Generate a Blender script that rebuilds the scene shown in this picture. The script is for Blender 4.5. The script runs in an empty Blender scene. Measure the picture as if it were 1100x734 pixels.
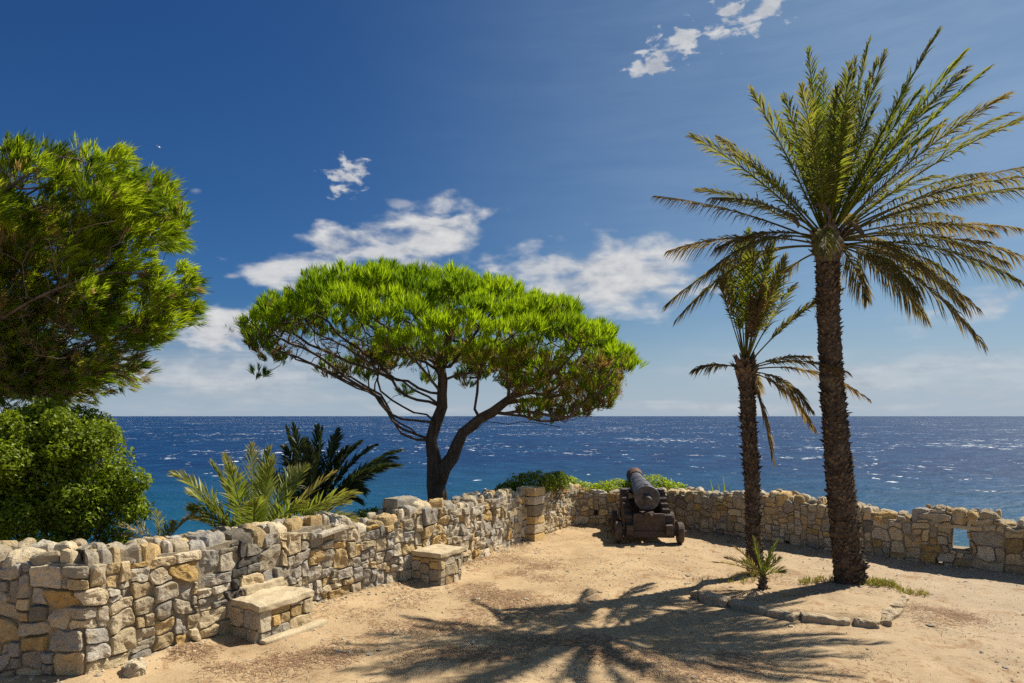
import bpy, bmesh, math, random
import numpy as np
from mathutils import Vector, Matrix

random.seed(11)
rng = np.random.default_rng(11)
scene = bpy.context.scene
COL = scene.collection
CAM_H = 2.4
F = 1100 * 24 / 36.0


def P(px, py, d):
    """A point seen at photo position (px, py), d metres ahead of the viewpoint (used to survey the place)."""
    return np.array([(px - 550) / F * d, d, CAM_H - (py - 447) / F * d])


def G(px, py):
    """Ground point surveyed from the photo."""
    d = F * CAM_H / (py - 447)
    return np.array([(px - 550) / F * d, d])


# ------------------------------------------------------------------ noise
def _hash(i, j, k, s):
    with np.errstate(over='ignore'):
        h = (i.astype(np.uint32) * np.uint32(73856093)) ^ (j.astype(np.uint32) * np.uint32(19349663)) ^ (k.astype(np.uint32) * np.uint32(83492791)) ^ np.uint32(s * 2654435 + 17)
        h = (h ^ (h >> np.uint32(15))) * np.uint32(2246822519)
        h = (h ^ (h >> np.uint32(13))) * np.uint32(3266489917)
        h = h ^ (h >> np.uint32(16))
    return h.astype(np.float64) / 4294967295.0 * 2 - 1


def vnoise(p, seed=0):
    p = np.asarray(p, float)
    b = np.floor(p).astype(np.int64)
    f = p - b
    f = f * f * f * (f * (f * 6 - 15) + 10)
    out = 0
    for dx in (0, 1):
        wx = f[:, 0] if dx else 1 - f[:, 0]
        for dy in (0, 1):
            wy = f[:, 1] if dy else 1 - f[:, 1]
            for dz in (0, 1):
                wz = f[:, 2] if dz else 1 - f[:, 2]
                out = out + wx * wy * wz * _hash(b[:, 0] + dx, b[:, 1] + dy, b[:, 2] + dz, seed)
    return out


def fbm(p, octv=4, seed=0):
    p = np.asarray(p, float)
    out, a, tot = 0, 1.0, 0.0
    for o in range(octv):
        out = out + a * vnoise(p * 2 ** o + o * 7.3, seed + o)
        tot += a
        a *= 0.5
    return out / tot


def nrm(v):
    v = np.asarray(v, float)
    return v / np.maximum(np.linalg.norm(v, axis=-1, keepdims=True), 1e-9)


# ------------------------------------------------------------------ mesh building
class MB:
    """Collects vertices and faces of ONE mesh object."""

    def __init__(self):
        self.V, self.T, self.Q, self.C, self.n = [], [], [], [], 0

    def add(self, V, quads=None, tris=None, tint=(0.5, 0.5, 0.5)):
        V = np.asarray(V, float).reshape(-1, 3)
        self.V.append(V)
        c = np.ones((len(V), 4))
        c[:, :3] = tint
        self.C.append(c)
        if quads is not None and len(quads):
            self.Q.append(np.asarray(quads, int).reshape(-1, 4) + self.n)
        if tris is not None and len(tris):
            self.T.append(np.asarray(tris, int).reshape(-1, 3) + self.n)
        self.n += len(V)

    def build(self, name, mat, parent=None, smooth=False, recalc=False):
        V = np.concatenate(self.V)
        C = np.concatenate(self.C)
        Q = np.concatenate(self.Q) if self.Q else np.zeros((0, 4), int)
        T = np.concatenate(self.T) if self.T else np.zeros((0, 3), int)
        me = bpy.data.meshes.new(name)
        me.vertices.add(len(V))
        me.vertices.foreach_set('co', V.astype(np.float32).ravel())
        loops = np.concatenate([Q.ravel(), T.ravel()]).astype(np.int32)
        me.loops.add(len(loops))
        me.loops.foreach_set('vertex_index', loops)
        me.polygons.add(len(Q) + len(T))
        ls = np.concatenate([np.arange(len(Q)) * 4, len(Q) * 4 + np.arange(len(T)) * 3]).astype(np.int32)
        me.polygons.foreach_set('loop_start', ls)
        me.polygons.foreach_set('use_smooth', np.full(len(Q) + len(T), smooth, dtype=bool))
        at = me.attributes.new('tint', 'FLOAT_COLOR', 'POINT')
        at.data.foreach_set('color', C.astype(np.float32).ravel())
        me.update(calc_edges=True)
        me.validate()
        if recalc:
            bm = bmesh.new()
            bm.from_mesh(me)
            bmesh.ops.recalc_face_normals(bm, faces=bm.faces)
            bm.to_mesh(me)
            bm.free()
        me.materials.append(mat)
        ob = bpy.data.objects.new(name, me)
        COL.objects.link(ob)
        if parent is not None:
            ob.parent = parent
            ob.matrix_parent_inverse = Matrix.Translation(-Vector(parent.location)) if False else Matrix.Identity(4)
        return ob


def tag(o, label=None, cat=None, group=None, kind=None):
    if label:
        o['label'] = label
    if cat:
        o['category'] = cat
    if group:
        o['group'] = group
    if kind:
        o['kind'] = kind
    return o


def thing(name, label, cat, loc=(0, 0, 0), rz=0.0, group=None):
    o = bpy.data.objects.new(name, None)
    o.empty_display_size = 0.2
    COL.objects.link(o)
    o.location = loc
    o.rotation_euler = (0, 0, rz)
    return tag(o, label, cat, group, 'thing')


def rebase(o, parent):
    """Parent a mesh built in world coordinates under an Empty that has a plain translation."""
    o.data.transform(Matrix.Translation(-Vector(parent.location)))
    o.parent = parent
    return o


def tube(mb, pts, rad, sides=8, tint=(0.5, 0.5, 0.5), cap=True, lump=0.0):
    pts = np.asarray(pts, float)
    n = len(pts)
    rad = np.broadcast_to(np.asarray(rad, float), (n,))
    t = np.gradient(pts, axis=0)
    t = nrm(t)
    ref = np.array([0.31, 0.95, 0.05]) if abs(t[:, 2]).mean() > 0.5 else np.array([0.05, 0.1, 1.0])
    a = nrm(np.cross(t, ref))
    b = np.cross(t, a)
    ang = np.arange(sides) / sides * 2 * np.pi
    ring = np.cos(ang)[None, :, None] * a[:, None, :] + np.sin(ang)[None, :, None] * b[:, None, :]
    V = pts[:, None, :] + ring * rad[:, None, None]
    V = V.reshape(-1, 3)
    if lump:
        dd = (V - np.repeat(pts, sides, 0))
        V = V + dd * (fbm(V * 9, 3, 5)[:, None] * lump)
    i = np.arange(n - 1)[:, None] * sides
    j = np.arange(sides)[None, :]
    k = (j + 1) % sides
    q = np.stack([i + j, i + k, i + sides + k, i + sides + j], -1).reshape(-1, 4)
    tris = []
    if cap:
        V = np.vstack([V, pts[:1], pts[-1:]])
        for s in range(sides):
            tris.append([n * sides, (s + 1) % sides, s])
            tris.append([n * sides + 1, (n - 1) * sides + s, (n - 1) * sides + (s + 1) % sides])
    mb.add(V, q, tris, tint)


def lathe(mb, prof, org, axis, sides=28, tint=(0.5, 0.5, 0.5)):
    """prof: (t along axis, radius) list; ends closed by radius 0 entries."""
    axis = nrm(axis)
    a = nrm(np.cross(axis, [0.0, 0.02, 1.0]))
    b = np.cross(axis, a)
    ang = np.arange(sides) / sides * 2 * np.pi
    ring = np.cos(ang)[:, None] * a + np.sin(ang)[:, None] * b
    V = np.concatenate([np.asarray(org) + axis * t + ring * max(r, 1e-4) for t, r in prof])
    i = np.arange(len(prof) - 1)[:, None] * sides
    j = np.arange(sides)[None, :]
    k = (j + 1) % sides
    q = np.stack([i + j, i + k, i + sides + k, i + sides + j], -1).reshape(-1, 4)
    mb.add(V, q, None, tint)


def rough_box(mb, c, size, rot=0.0, rough=0.01, bev=0.015, tint=(0.5, 0.5, 0.5), seed=0, tilt=(0, 0), n=5):
    """A worn block: a subdivided rounded box with weathered faces."""
    g = np.linspace(-1, 1, n)
    V, Q = [], []
    off = 0
    for ax in range(3):
        for s in (-1, 1):
            u, v = np.meshgrid(g, g, indexing='ij')
            p = np.zeros((n, n, 3))
            p[..., ax] = s
            p[..., (ax + 1) % 3] = u
            p[..., (ax + 2) % 3] = v
            V.append(p.reshape(-1, 3))
            idx = off + np.arange(n * n).reshape(n, n)
            q = np.stack([idx[:-1, :-1], idx[1:, :-1], idx[1:, 1:], idx[:-1, 1:]], -1).reshape(-1, 4)
            Q.append(q if s > 0 else q[:, ::-1])
            off += n * n
    V = np.concatenate(V)
    h = np.asarray(size, float) / 2
    core = np.maximum(h - bev, h * 0.3)
    # spread the grid so that edge rows lie on the bevel
    W = V * h
    inner = np.clip(W, -core, core)
    d = W - inner
    L = np.linalg.norm(d, axis=1, keepdims=True)
    W = np.where(L > 1e-6, inner + d / np.maximum(L, 1e-6) * np.minimum(L, (h - core).min()), W)
    if rough:
        dn = np.stack([fbm((W + seed * 3.7 + k * 11) * (0.35 / max(h.max(), 0.05)) * 6, 3, k) for k in range(3)], 1)
        W = W + dn * rough
    cx, sx, cy, sy = math.cos(tilt[0]), math.sin(tilt[0]), math.cos(tilt[1]), math.sin(tilt[1])
    R = np.array([[math.cos(rot), -math.sin(rot), 0], [math.sin(rot), math.cos(rot), 0], [0, 0, 1]]) @ np.array([[1, 0, 0], [0, cx, -sx], [0, sx, cx]]) @ np.array([[cy, 0, sy], [0, 1, 0], [-sy, 0, cy]])
    mb.add(W @ R.T + np.asarray(c), np.concatenate(Q), None, tint)


_ico = None


def pebble(mb, c, size, seed, tint):
    global _ico
    if _ico is None:
        bm = bmesh.new()
        bmesh.ops.create_icosphere(bm, subdivisions=1, radius=1)
        bm.verts.ensure_lookup_table()
        _ico = (np.array([v.co[:] for v in bm.verts]), np.array([[v.index for v in f.verts] for f in bm.faces]))
        bm.free()
    V = _ico[0] * (1 + 0.35 * rng.uniform(-1, 1, (len(_ico[0]), 1)))
    V = V * np.asarray(size)
    a = rng.uniform(0, 6.28)
    R = np.array([[math.cos(a), -math.sin(a), 0], [math.sin(a), math.cos(a), 0], [0, 0, 1]])
    mb.add(V @ R.T + np.asarray(c), None, _ico[1], tint)


# ------------------------------------------------------------------ materials
def new_mat(name):
    m = bpy.data.materials.new(name)
    m.use_nodes = True
    nt = m.node_tree
    b = nt.nodes['Principled BSDF']
    return m, nt, b


def N(nt, t, **kw):
    n = nt.nodes.new(t)
    for k, v in kw.items():
        if k.startswith('i_'):
            key = k[2:]
            key = int(key) if key.isdigit() else key
            n.inputs[key].default_value = v
        else:
            setattr(n, k, v)
    return n


def ramp(nt, fac, stops, interp='LINEAR'):
    r = nt.nodes.new('ShaderNodeValToRGB')
    r.color_ramp.interpolation = interp
    e = r.color_ramp.elements
    while len(e) > 1:
        e.remove(e[-1])
    for k, (pos, c) in enumerate(stops):
        el = e[0] if k == 0 else e.new(pos)
        el.position = pos
        el.color = (*c, 1) if len(c) == 3 else c
    nt.links.new(fac, r.inputs['Fac'])
    return r.outputs['Color']


def mix(nt, fac, a, b, mode='MIX'):
    m = nt.nodes.new('ShaderNodeMix')
    m.data_type = 'RGBA'
    m.blend_type = mode
    for sock, val in ((m.inputs[0], fac), (m.inputs[6], a), (m.inputs[7], b)):
        if hasattr(val, 'is_linked') or hasattr(val, 'links'):
            nt.links.new(val, sock)
        elif isinstance(val, (int, float)):
            sock.default_value = val
        else:
            sock.default_value = (*val, 1)
    return m.outputs[2]


def noise_tex(nt, vec, scale, detail=6, rough=0.6, dist=0.0):
    n = nt.nodes.new('ShaderNodeTexNoise')
    n.inputs['Scale'].default_value = scale
    n.inputs['Detail'].default_value = detail
    n.inputs['Roughness'].default_value = rough
    n.inputs['Distortion'].default_value = dist
    if vec is not None:
        nt.links.new(vec, n.inputs['Vector'])
    return n.outputs['Fac']


def math_n(nt, op, a, b=None, c=None, clamp=False):
    m = nt.nodes.new('ShaderNodeMath')
    m.operation = op
    m.use_clamp = clamp
    for k, v in enumerate((a, b, c)):
        if v is None:
            continue
        if isinstance(v, (int, float)):
            m.inputs[k].default_value = v
        else:
            nt.links.new(v, m.inputs[k])
    return m.outputs[0]


def maprange(nt, v, a, b, c=0.0, d=1.0, smooth=True):
    m = nt.nodes.new('ShaderNodeMapRange')
    m.interpolation_type = 'SMOOTHSTEP' if smooth else 'LINEAR'
    nt.links.new(v, m.inputs[0])
    for k, x in enumerate((a, b, c, d)):
        m.inputs[k + 1].default_value = x
    return m.outputs[0]


def tint_of(nt):
    a = N(nt, 'ShaderNodeAttribute', attribute_name='tint')
    s = nt.nodes.new('ShaderNodeSeparateColor')
    nt.links.new(a.outputs['Color'], s.inputs[0])
    return s.outputs[0], s.outputs[1], s.outputs[2]


def bump(nt, b, h, strength=0.5, dist=0.02, normal=None):
    n = nt.nodes.new('ShaderNodeBump')
    n.inputs['Strength'].default_value = strength
    n.inputs['Distance'].default_value = dist
    nt.links.new(h, n.inputs['Height'])
    if normal is not None:
        nt.links.new(normal, n.inputs['Normal'])
    nt.links.new(n.outputs[0], b.inputs['Normal'])
    return n.outputs[0]


def objco(nt):
    return nt.nodes.new('ShaderNodeTexCoord').outputs['Object']


def mat_stone():
    m, nt, b = new_mat('rubble_stone')
    r, g, bl = tint_of(nt)
    co = objco(nt)
    col = ramp(nt, r, [(0.0, (0.35, 0.33, 0.295)), (0.2, (0.47, 0.43, 0.36)), (0.38, (0.56, 0.485, 0.36)), (0.58, (0.59, 0.475, 0.295)), (0.76, (0.55, 0.385, 0.17)), (0.9, (0.55, 0.36, 0.13)), (1.0, (0.63, 0.55, 0.42))])
    n1 = noise_tex(nt, co, 6, 8, 0.65)
    n2 = noise_tex(nt, co, 45, 7, 0.75)
    n3 = noise_tex(nt, co, 17, 9, 0.8, 0.8)
    col = mix(nt, maprange(nt, n1, 0.42, 0.7, 0, 0.5), col, (0.56, 0.42, 0.22))
    col = mix(nt, maprange(nt, n3, 0.53, 0.65, 0, 0.72), col, (0.18, 0.165, 0.14))
    sp = math_n(nt, 'MULTIPLY_ADD', n2, 0.9, 0.55)
    gg = math_n(nt, 'MULTIPLY', math_n(nt, 'MULTIPLY_ADD', g, 0.55, 0.72), sp)
    cc = nt.nodes.new('ShaderNodeCombineColor')
    for k in range(3):
        nt.links.new(gg, cc.inputs[k])
    col = mix(nt, 1.0, col, cc.outputs[0], 'MULTIPLY')
    # black run-off stain carried by some stones
    col = mix(nt, math_n(nt, 'MULTIPLY', maprange(nt, bl, 0.25, 0.8), 0.85), col, (0.055, 0.052, 0.05))
    nt.links.new(col, b.inputs['Base Color'])
    b.inputs['Roughness'].default_value = 0.92
    b.inputs['Specular IOR Level'].default_value = 0.2
    h = math_n(nt, 'ADD', math_n(nt, 'MULTIPLY', n1, 1.0), math_n(nt, 'ADD', math_n(nt, 'MULTIPLY', n2, 0.55), math_n(nt, 'MULTIPLY', n3, 1.1)))
    bump(nt, b, h, 0.9, 0.035)
    return m


def mat_mortar():
    m, nt, b = new_mat('old_mortar')
    co = objco(nt)
    n1 = noise_tex(nt, co, 10, 8, 0.7)
    n2 = noise_tex(nt, co, 70, 4, 0.7)
    col = ramp(nt, n1, [(0.3, (0.16, 0.135, 0.10)), (0.55, (0.31, 0.26, 0.185)), (0.75, (0.45, 0.385, 0.28))])
    nt.links.new(col, b.inputs['Base Color'])
    b.inputs['Roughness'].default_value = 0.97
    b.inputs['Specular IOR Level'].default_value = 0.1
    bump(nt, b, math_n(nt, 'ADD', n1, math_n(nt, 'MULTIPLY', n2, 0.4)), 0.8, 0.03)
    return m


def mat_ground():
    m, nt, b = new_mat('dusty_sand')
    co = objco(nt)
    n0 = noise_tex(nt, co, 0.35, 4, 0.55)
    n1 = noise_tex(nt, co, 1.3, 9, 0.65, 0.4)
    n2 = noise_tex(nt, co, 9, 8, 0.7)
    n3 = noise_tex(nt, co, 75, 6, 0.8)
    n4 = noise_tex(nt, co, 3.1, 9, 0.72, 1.0)
    v = N(nt, 'ShaderNodeTexVoronoi', feature='DISTANCE_TO_EDGE', i_Scale=34.0)
    nt.links.new(co, v.inputs['Vector'])
    col = ramp(nt, n1, [(0.28, (0.335, 0.237, 0.135)), (0.5, (0.45, 0.325, 0.185)), (0.72, (0.53, 0.395, 0.235))])
    # paler, greyer trodden dirt to the right hand side of the terrace
    sx = nt.nodes.new('ShaderNodeSeparateXYZ')
    nt.links.new(co, sx.inputs[0])
    gx = maprange(nt, sx.outputs[0], 1.5, 7.5, 0, 0.62)
    col = mix(nt, gx, col, (0.385, 0.325, 0.25))
    # reddish fallen needle patches
    col = mix(nt, maprange(nt, n4, 0.52, 0.65, 0, 0.65), col, (0.27, 0.145, 0.065))
    col = mix(nt, maprange(nt, n2, 0.56, 0.72, 0, 0.38), col, (0.30, 0.22, 0.145))
    col = mix(nt, maprange(nt, n3, 0.60, 0.75, 0, 0.6), col, (0.22, 0.165, 0.12))
    col = mix(nt, maprange(nt, n3, 0.38, 0.27, 0, 0.4), col, (0.56, 0.47, 0.35))
    # bare rock and scrub past the walls, where the land falls away
    zz = maprange(nt, sx.outputs[2], -0.12, -0.6)
    rock = ramp(nt, n2, [(0.3, (0.06, 0.065, 0.03)), (0.5, (0.17, 0.14, 0.09)), (0.7, (0.27, 0.235, 0.18))])
    col = mix(nt, zz, col, rock)
    nt.links.new(col, b.inputs['Base Color'])
    b.inputs['Roughness'].default_value = 0.97
    b.inputs['Specular IOR Level'].default_value = 0.12
    h = math_n(nt, 'ADD', math_n(nt, 'MULTIPLY', n2, 0.8), math_n(nt, 'ADD', math_n(nt, 'MULTIPLY', n3, 0.6), math_n(nt, 'MULTIPLY', n4, 0.8)))
    bump(nt, b, h, 0.6, 0.035)
    return m


def mat_sea():
    m, nt, b = new_mat('wind_blown_sea')
    co = objco(nt)
    sx = nt.nodes.new('ShaderNodeSeparateXYZ')
    nt.links.new(co, sx.inputs[0])
    dist = math_n(nt, 'POWER', math_n(nt, 'ADD', math_n(nt, 'POWER', sx.outputs[0], 2.0), math_n(nt, 'POWER', sx.outputs[1], 2.0)), 0.5)

    def mapped(sc, rot):
        mp = N(nt, 'ShaderNodeMapping')
        mp.inputs['Scale'].default_value = sc
        mp.inputs['Rotation'].default_value = (0, 0, math.radians(rot))
        nt.links.new(co, mp.inputs['Vector'])
        return mp.outputs[0]
    c = mapped((0.55, 0.75, 1.0), 8)
    sw = noise_tex(nt, c, 0.045, 2, 0.5, 0.4)
    w1 = noise_tex(nt, c, 0.16, 4, 0.55, 0.6)
    w2 = noise_tex(nt, c, 0.7, 5, 0.65, 0.3)
    nearw = maprange(nt, dist, 800, 120, 0.0, 1.0)
    h = math_n(nt, 'ADD', math_n(nt, 'MULTIPLY', sw, 5.5), math_n(nt, 'ADD', math_n(nt, 'MULTIPLY', w1, 3.0), math_n(nt, 'MULTIPLY', math_n(nt, 'MULTIPLY', w2, 0.9), nearw)))
    big = noise_tex(nt, c, 0.006, 4, 0.6)
    near = maprange(nt, dist, 300, 90)
    base = mix(nt, near, (0.003, 0.026, 0.090), (0.004, 0.064, 0.120))
    base = mix(nt, maprange(nt, big, 0.45, 0.65, 0, 0.45), base, (0.002, 0.017, 0.062))
    # long swell faces, paler where the water is churned
    base = mix(nt, math_n(nt, 'MULTIPLY', maprange(nt, w1, 0.46, 0.66), 0.6), base, (0.008, 0.062, 0.150))
    base = mix(nt, math_n(nt, 'MULTIPLY', maprange(nt, sw, 0.52, 0.68), 0.35), base, (0.008, 0.056, 0.135))
    # white horses: broken crests, stretched along the wave fronts
    mf = mapped((0.62, 0.5, 1.0), 5)
    f1 = noise_tex(nt, mf, 0.29, 5, 0.66, 0.6)
    f2 = noise_tex(nt, mf, 0.02, 4, 0.6)
    f3 = noise_tex(nt, mf, 0.9, 4, 0.7)
    fs = math_n(nt, 'ADD', f1, math_n(nt, 'ADD', math_n(nt, 'MULTIPLY', f2, 0.44), math_n(nt, 'MULTIPLY', f3, 0.16)))
    fs = math_n(nt, 'SUBTRACT', fs, math_n(nt, 'MULTIPLY', maprange(nt, dist, 380, 140), 0.065))
    foam = maprange(nt, fs, 0.93, 0.99)
    base = mix(nt, foam, base, (0.80, 0.84, 0.86))
    nt.links.new(base, b.inputs['Base Color'])
    rg = math_n(nt, 'MULTIPLY_ADD', foam, 0.4, 0.5)
    nt.links.new(rg, b.inputs['Roughness'])
    b.inputs['IOR'].default_value = 1.33
    b.inputs['Specular IOR Level'].default_value = 0.16
    bump(nt, b, h, 0.6, 1.0)
    return m


def mat_bark(name, dark, light, scale=14, stretch=0.25):
    m, nt, b = new_mat(name)
    co = objco(nt)
    mp = N(nt, 'ShaderNodeMapping')
    mp.inputs['Scale'].default_value = (1, 1, stretch)
    nt.links.new(co, mp.inputs['Vector'])
    n1 = noise_tex(nt, mp.outputs[0], scale, 8, 0.7, 0.6)
    n2 = noise_tex(nt, co, 4, 5, 0.6)
    r, g, bl = tint_of(nt)
    f = math_n(nt, 'ADD', n1, math_n(nt, 'MULTIPLY_ADD', r, 0.3, -0.15))
    col = ramp(nt, f, [(0.32, dark), (0.52, tuple((a + c) / 2 for a, c in zip(dark, light))), (0.72, light)])
    col = mix(nt, maprange(nt, n2, 0.5, 0.7, 0, 0.4), col, tuple(x * 1.25 for x in light))
    nt.links.new(col, b.inputs['Base Color'])
    b.inputs['Roughness'].default_value = 0.9
    b.inputs['Specular IOR Level'].default_value = 0.15
    bump(nt, b, n1, 0.8, 0.03)
    return m


def mat_leaf(name, dark, light, dry, trans=0.42, gloss=0.35, rough=0.45, tgain=1.6):
    """Leaf blades: tint.r picks dark to light, tint.g how dry; light passes through."""
    m, nt, b = new_mat(name)
    r, g, bl = tint_of(nt)
    co = objco(nt)
    n = noise_tex(nt, co, 2.5, 3, 0.6)
    f = math_n(nt, 'ADD', r, math_n(nt, 'MULTIPLY_ADD', n, 0.5, -0.25), clamp=True)
    col = mix(nt, f, dark, light)
    col = mix(nt, g, col, dry)
    nt.links.new(col, b.inputs['Base Color'])
    b.inputs['Roughness'].default_value = rough
    b.inputs['Specular IOR Level'].default_value = gloss
    tr = nt.nodes.new('ShaderNodeBsdfTranslucent')
    tcol = mix(nt, 1.0, col, (tgain, tgain * 1.02, tgain * 0.55), 'MULTIPLY')
    nt.links.new(tcol, tr.inputs['Color'])
    ms = nt.nodes.new('ShaderNodeMixShader')
    ms.inputs[0].default_value = trans
    nt.links.new(b.outputs[0], ms.inputs[1])
    nt.links.new(tr.outputs[0], ms.inputs[2])
    nt.links.new(ms.outputs[0], nt.nodes['Material Output'].inputs['Surface'])
    return m


def mat_rough(name, c1, c2, scale=9, rough=0.7, metal=0.0, bs=0.4, bd=0.01, c3=None, spec=0.4, stretch=(1, 1, 1)):
    m, nt, b = new_mat(name)
    co = objco(nt)
    mp = N(nt, 'ShaderNodeMapping')
    mp.inputs['Scale'].default_value = stretch
    nt.links.new(co, mp.inputs['Vector'])
    n1 = noise_tex(nt, mp.outputs[0], scale, 8, 0.68, 0.3)
    n2 = noise_tex(nt, mp.outputs[0], scale * 5, 5, 0.7)
    col = ramp(nt, n1, [(0.35, c1), (0.65, c2)])
    if c3:
        col = mix(nt, maprange(nt, n2, 0.55, 0.68, 0, 0.7), col, c3)
    nt.links.new(col, b.inputs['Base Color'])
    b.inputs['Roughness'].default_value = rough
    b.inputs['Metallic'].default_value = metal
    b.inputs['Specular IOR Level'].default_value = spec
    bump(nt, b, math_n(nt, 'ADD', n1, math_n(nt, 'MULTIPLY', n2, 0.5)), bs, bd)
    return m


M = {
    'stone': mat_stone(), 'mortar': mat_mortar(), 'ground': mat_ground(), 'sea': mat_sea(),
    'pine_bark': mat_bark('pine_bark', (0.045, 0.033, 0.026), (0.17, 0.125, 0.095)),
    'twig': mat_bark('grey_twig', (0.06, 0.045, 0.036), (0.20, 0.155, 0.12), 20),
    'palm_bark': mat_bark('palm_bark', (0.04, 0.030, 0.022), (0.20, 0.15, 0.105), 22, 1.5),
    'pine_leaf': mat_leaf('pine_needles', (0.07, 0.14, 0.008), (0.27, 0.37, 0.012), (0.23, 0.14, 0.06), 0.5, 0.12, 0.6, 1.9),
    'near_leaf': mat_leaf('long_pine_needles', (0.06, 0.11, 0.006), (0.30, 0.37, 0.015), (0.28, 0.19, 0.11), 0.5, 0.15, 0.55, 1.85),
    'bush_leaf': mat_leaf('glossy_shrub_leaves', (0.03, 0.062, 0.005), (0.25, 0.32, 0.012), (0.12, 0.09, 0.04), 0.35, 0.25, 0.45, 1.6),
    'ivy_leaf': mat_leaf('succulent_leaves', (0.11, 0.17, 0.012), (0.33, 0.40, 0.025), (0.22, 0.18, 0.06), 0.48, 0.25, 0.45, 1.7),
    'palm_leaf': mat_leaf('palm_leaflets', (0.042, 0.07, 0.010), (0.195, 0.22, 0.02), (0.17, 0.115, 0.08), 0.52, 0.12, 0.6, 2.0),
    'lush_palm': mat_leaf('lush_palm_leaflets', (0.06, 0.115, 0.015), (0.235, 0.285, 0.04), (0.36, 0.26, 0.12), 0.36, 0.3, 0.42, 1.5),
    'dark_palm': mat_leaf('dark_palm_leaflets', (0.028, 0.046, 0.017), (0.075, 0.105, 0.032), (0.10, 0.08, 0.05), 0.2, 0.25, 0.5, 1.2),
    'rachis': mat_rough('frond_stalk', (0.20, 0.15, 0.05), (0.34, 0.25, 0.09), 8, 0.6),
    'fibre': mat_rough('dry_palm_fibre', (0.09, 0.065, 0.045), (0.22, 0.155, 0.095), 16, 0.9, 0, 0.8, 0.02, (0.07, 0.05, 0.04)),
    'iron': mat_rough('weathered_iron', (0.045, 0.045, 0.05), (0.135, 0.135, 0.155), 10, 0.55, 0.35, 0.5, 0.012, (0.085, 0.06, 0.05)),
    'rust': mat_rough('rusty_iron', (0.05, 0.032, 0.028), (0.14, 0.065, 0.045), 12, 0.75, 0.2, 0.6, 0.012, (0.07, 0.05, 0.045)),
    'dark_iron': mat_rough('dark_iron', (0.05, 0.042, 0.038), (0.10, 0.085, 0.075), 12, 0.7, 0.2, 0.5, 0.012),
    'wood': mat_rough('dark_oak', (0.045, 0.034, 0.029), (0.115, 0.085, 0.07), 10, 0.75, 0, 0.7, 0.015, (0.19, 0.14, 0.11), 0.3, (1, 1, 4)),
    'wheel_wood': mat_rough('oak_wheel', (0.055, 0.038, 0.031), (0.125, 0.088, 0.07), 10, 0.75, 0, 0.7, 0.015, (0.05, 0.035, 0.03), 0.3),
    'kerb': mat_rough('kerb_stone', (0.33, 0.26, 0.165), (0.48, 0.385, 0.26), 9, 0.95, 0, 0.8, 0.02, (0.24, 0.20, 0.15), 0.15),
    'slab': mat_rough('bench_slab', (0.40, 0.32, 0.20), (0.55, 0.455, 0.30), 8, 0.95, 0, 0.7, 0.02, (0.27, 0.22, 0.15), 0.15),
    'pebble': None, 'litter': mat_rough('dead_needles', (0.20, 0.11, 0.055), (0.34, 0.21, 0.12), 30, 0.9),
    'grass': mat_leaf('dry_grass', (0.10, 0.14, 0.02), (0.30, 0.28, 0.05), (0.40, 0.31, 0.15), 0.35, 0.2, 0.5, 1.3),
    'feather': mat_rough('white_feathers', (0.78, 0.78, 0.78), (0.85, 0.85, 0.85), 5, 0.8),
    'cone': mat_rough('pine_cone', (0.10, 0.06, 0.035), (0.2, 0.12, 0.07), 30, 0.85),
}
M['pebble'] = M['stone']


# ------------------------------------------------------------------ wall paths
def densify(pts, step=0.1, it=2):
    pts = np.asarray(pts, float)
    out = []
    for a, b in zip(pts[:-1], pts[1:]):
        n = max(1, int(np.linalg.norm(b - a) / step))
        out += [a + (b - a) * k / n for k in range(n)]
    out.append(pts[-1])
    p = np.array(out)
    for _ in range(it):
        q = p.copy()
        q[1:-1] = (p[:-2] + 2 * p[1:-1] + p[2:]) / 4
        p = q
    return p


class Path:
    def __init__(self, pts, step=0.1, it=2):
        self.p = densify(pts, step, it)
        seg = np.linalg.norm(np.diff(self.p, axis=0), axis=1)
        self.s = np.concatenate([[0], np.cumsum(seg)])
        t = nrm(np.gradient(self.p, axis=0))
        self.nv = np.stack([t[:, 1], -t[:, 0]], 1)
        self.L = self.s[-1]

    def pos(self, u):
        return np.stack([np.interp(u, self.s, self.p[:, k]) for k in (0, 1)], -1)

    def nor(self, u):
        return nrm(np.stack([np.interp(u, self.s, self.nv[:, k]) for k in (0, 1)], -1))

    def map(self, u, w, z):
        q = self.pos(u) + self.nor(u) * np.asarray(w)[..., None]
        return np.concatenate([q, np.asarray(z)[..., None]], -1)

    def u_of(self, pt):
        return self.s[np.argmin(np.linalg.norm(self.p - np.asarray(pt), axis=1))]


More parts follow.
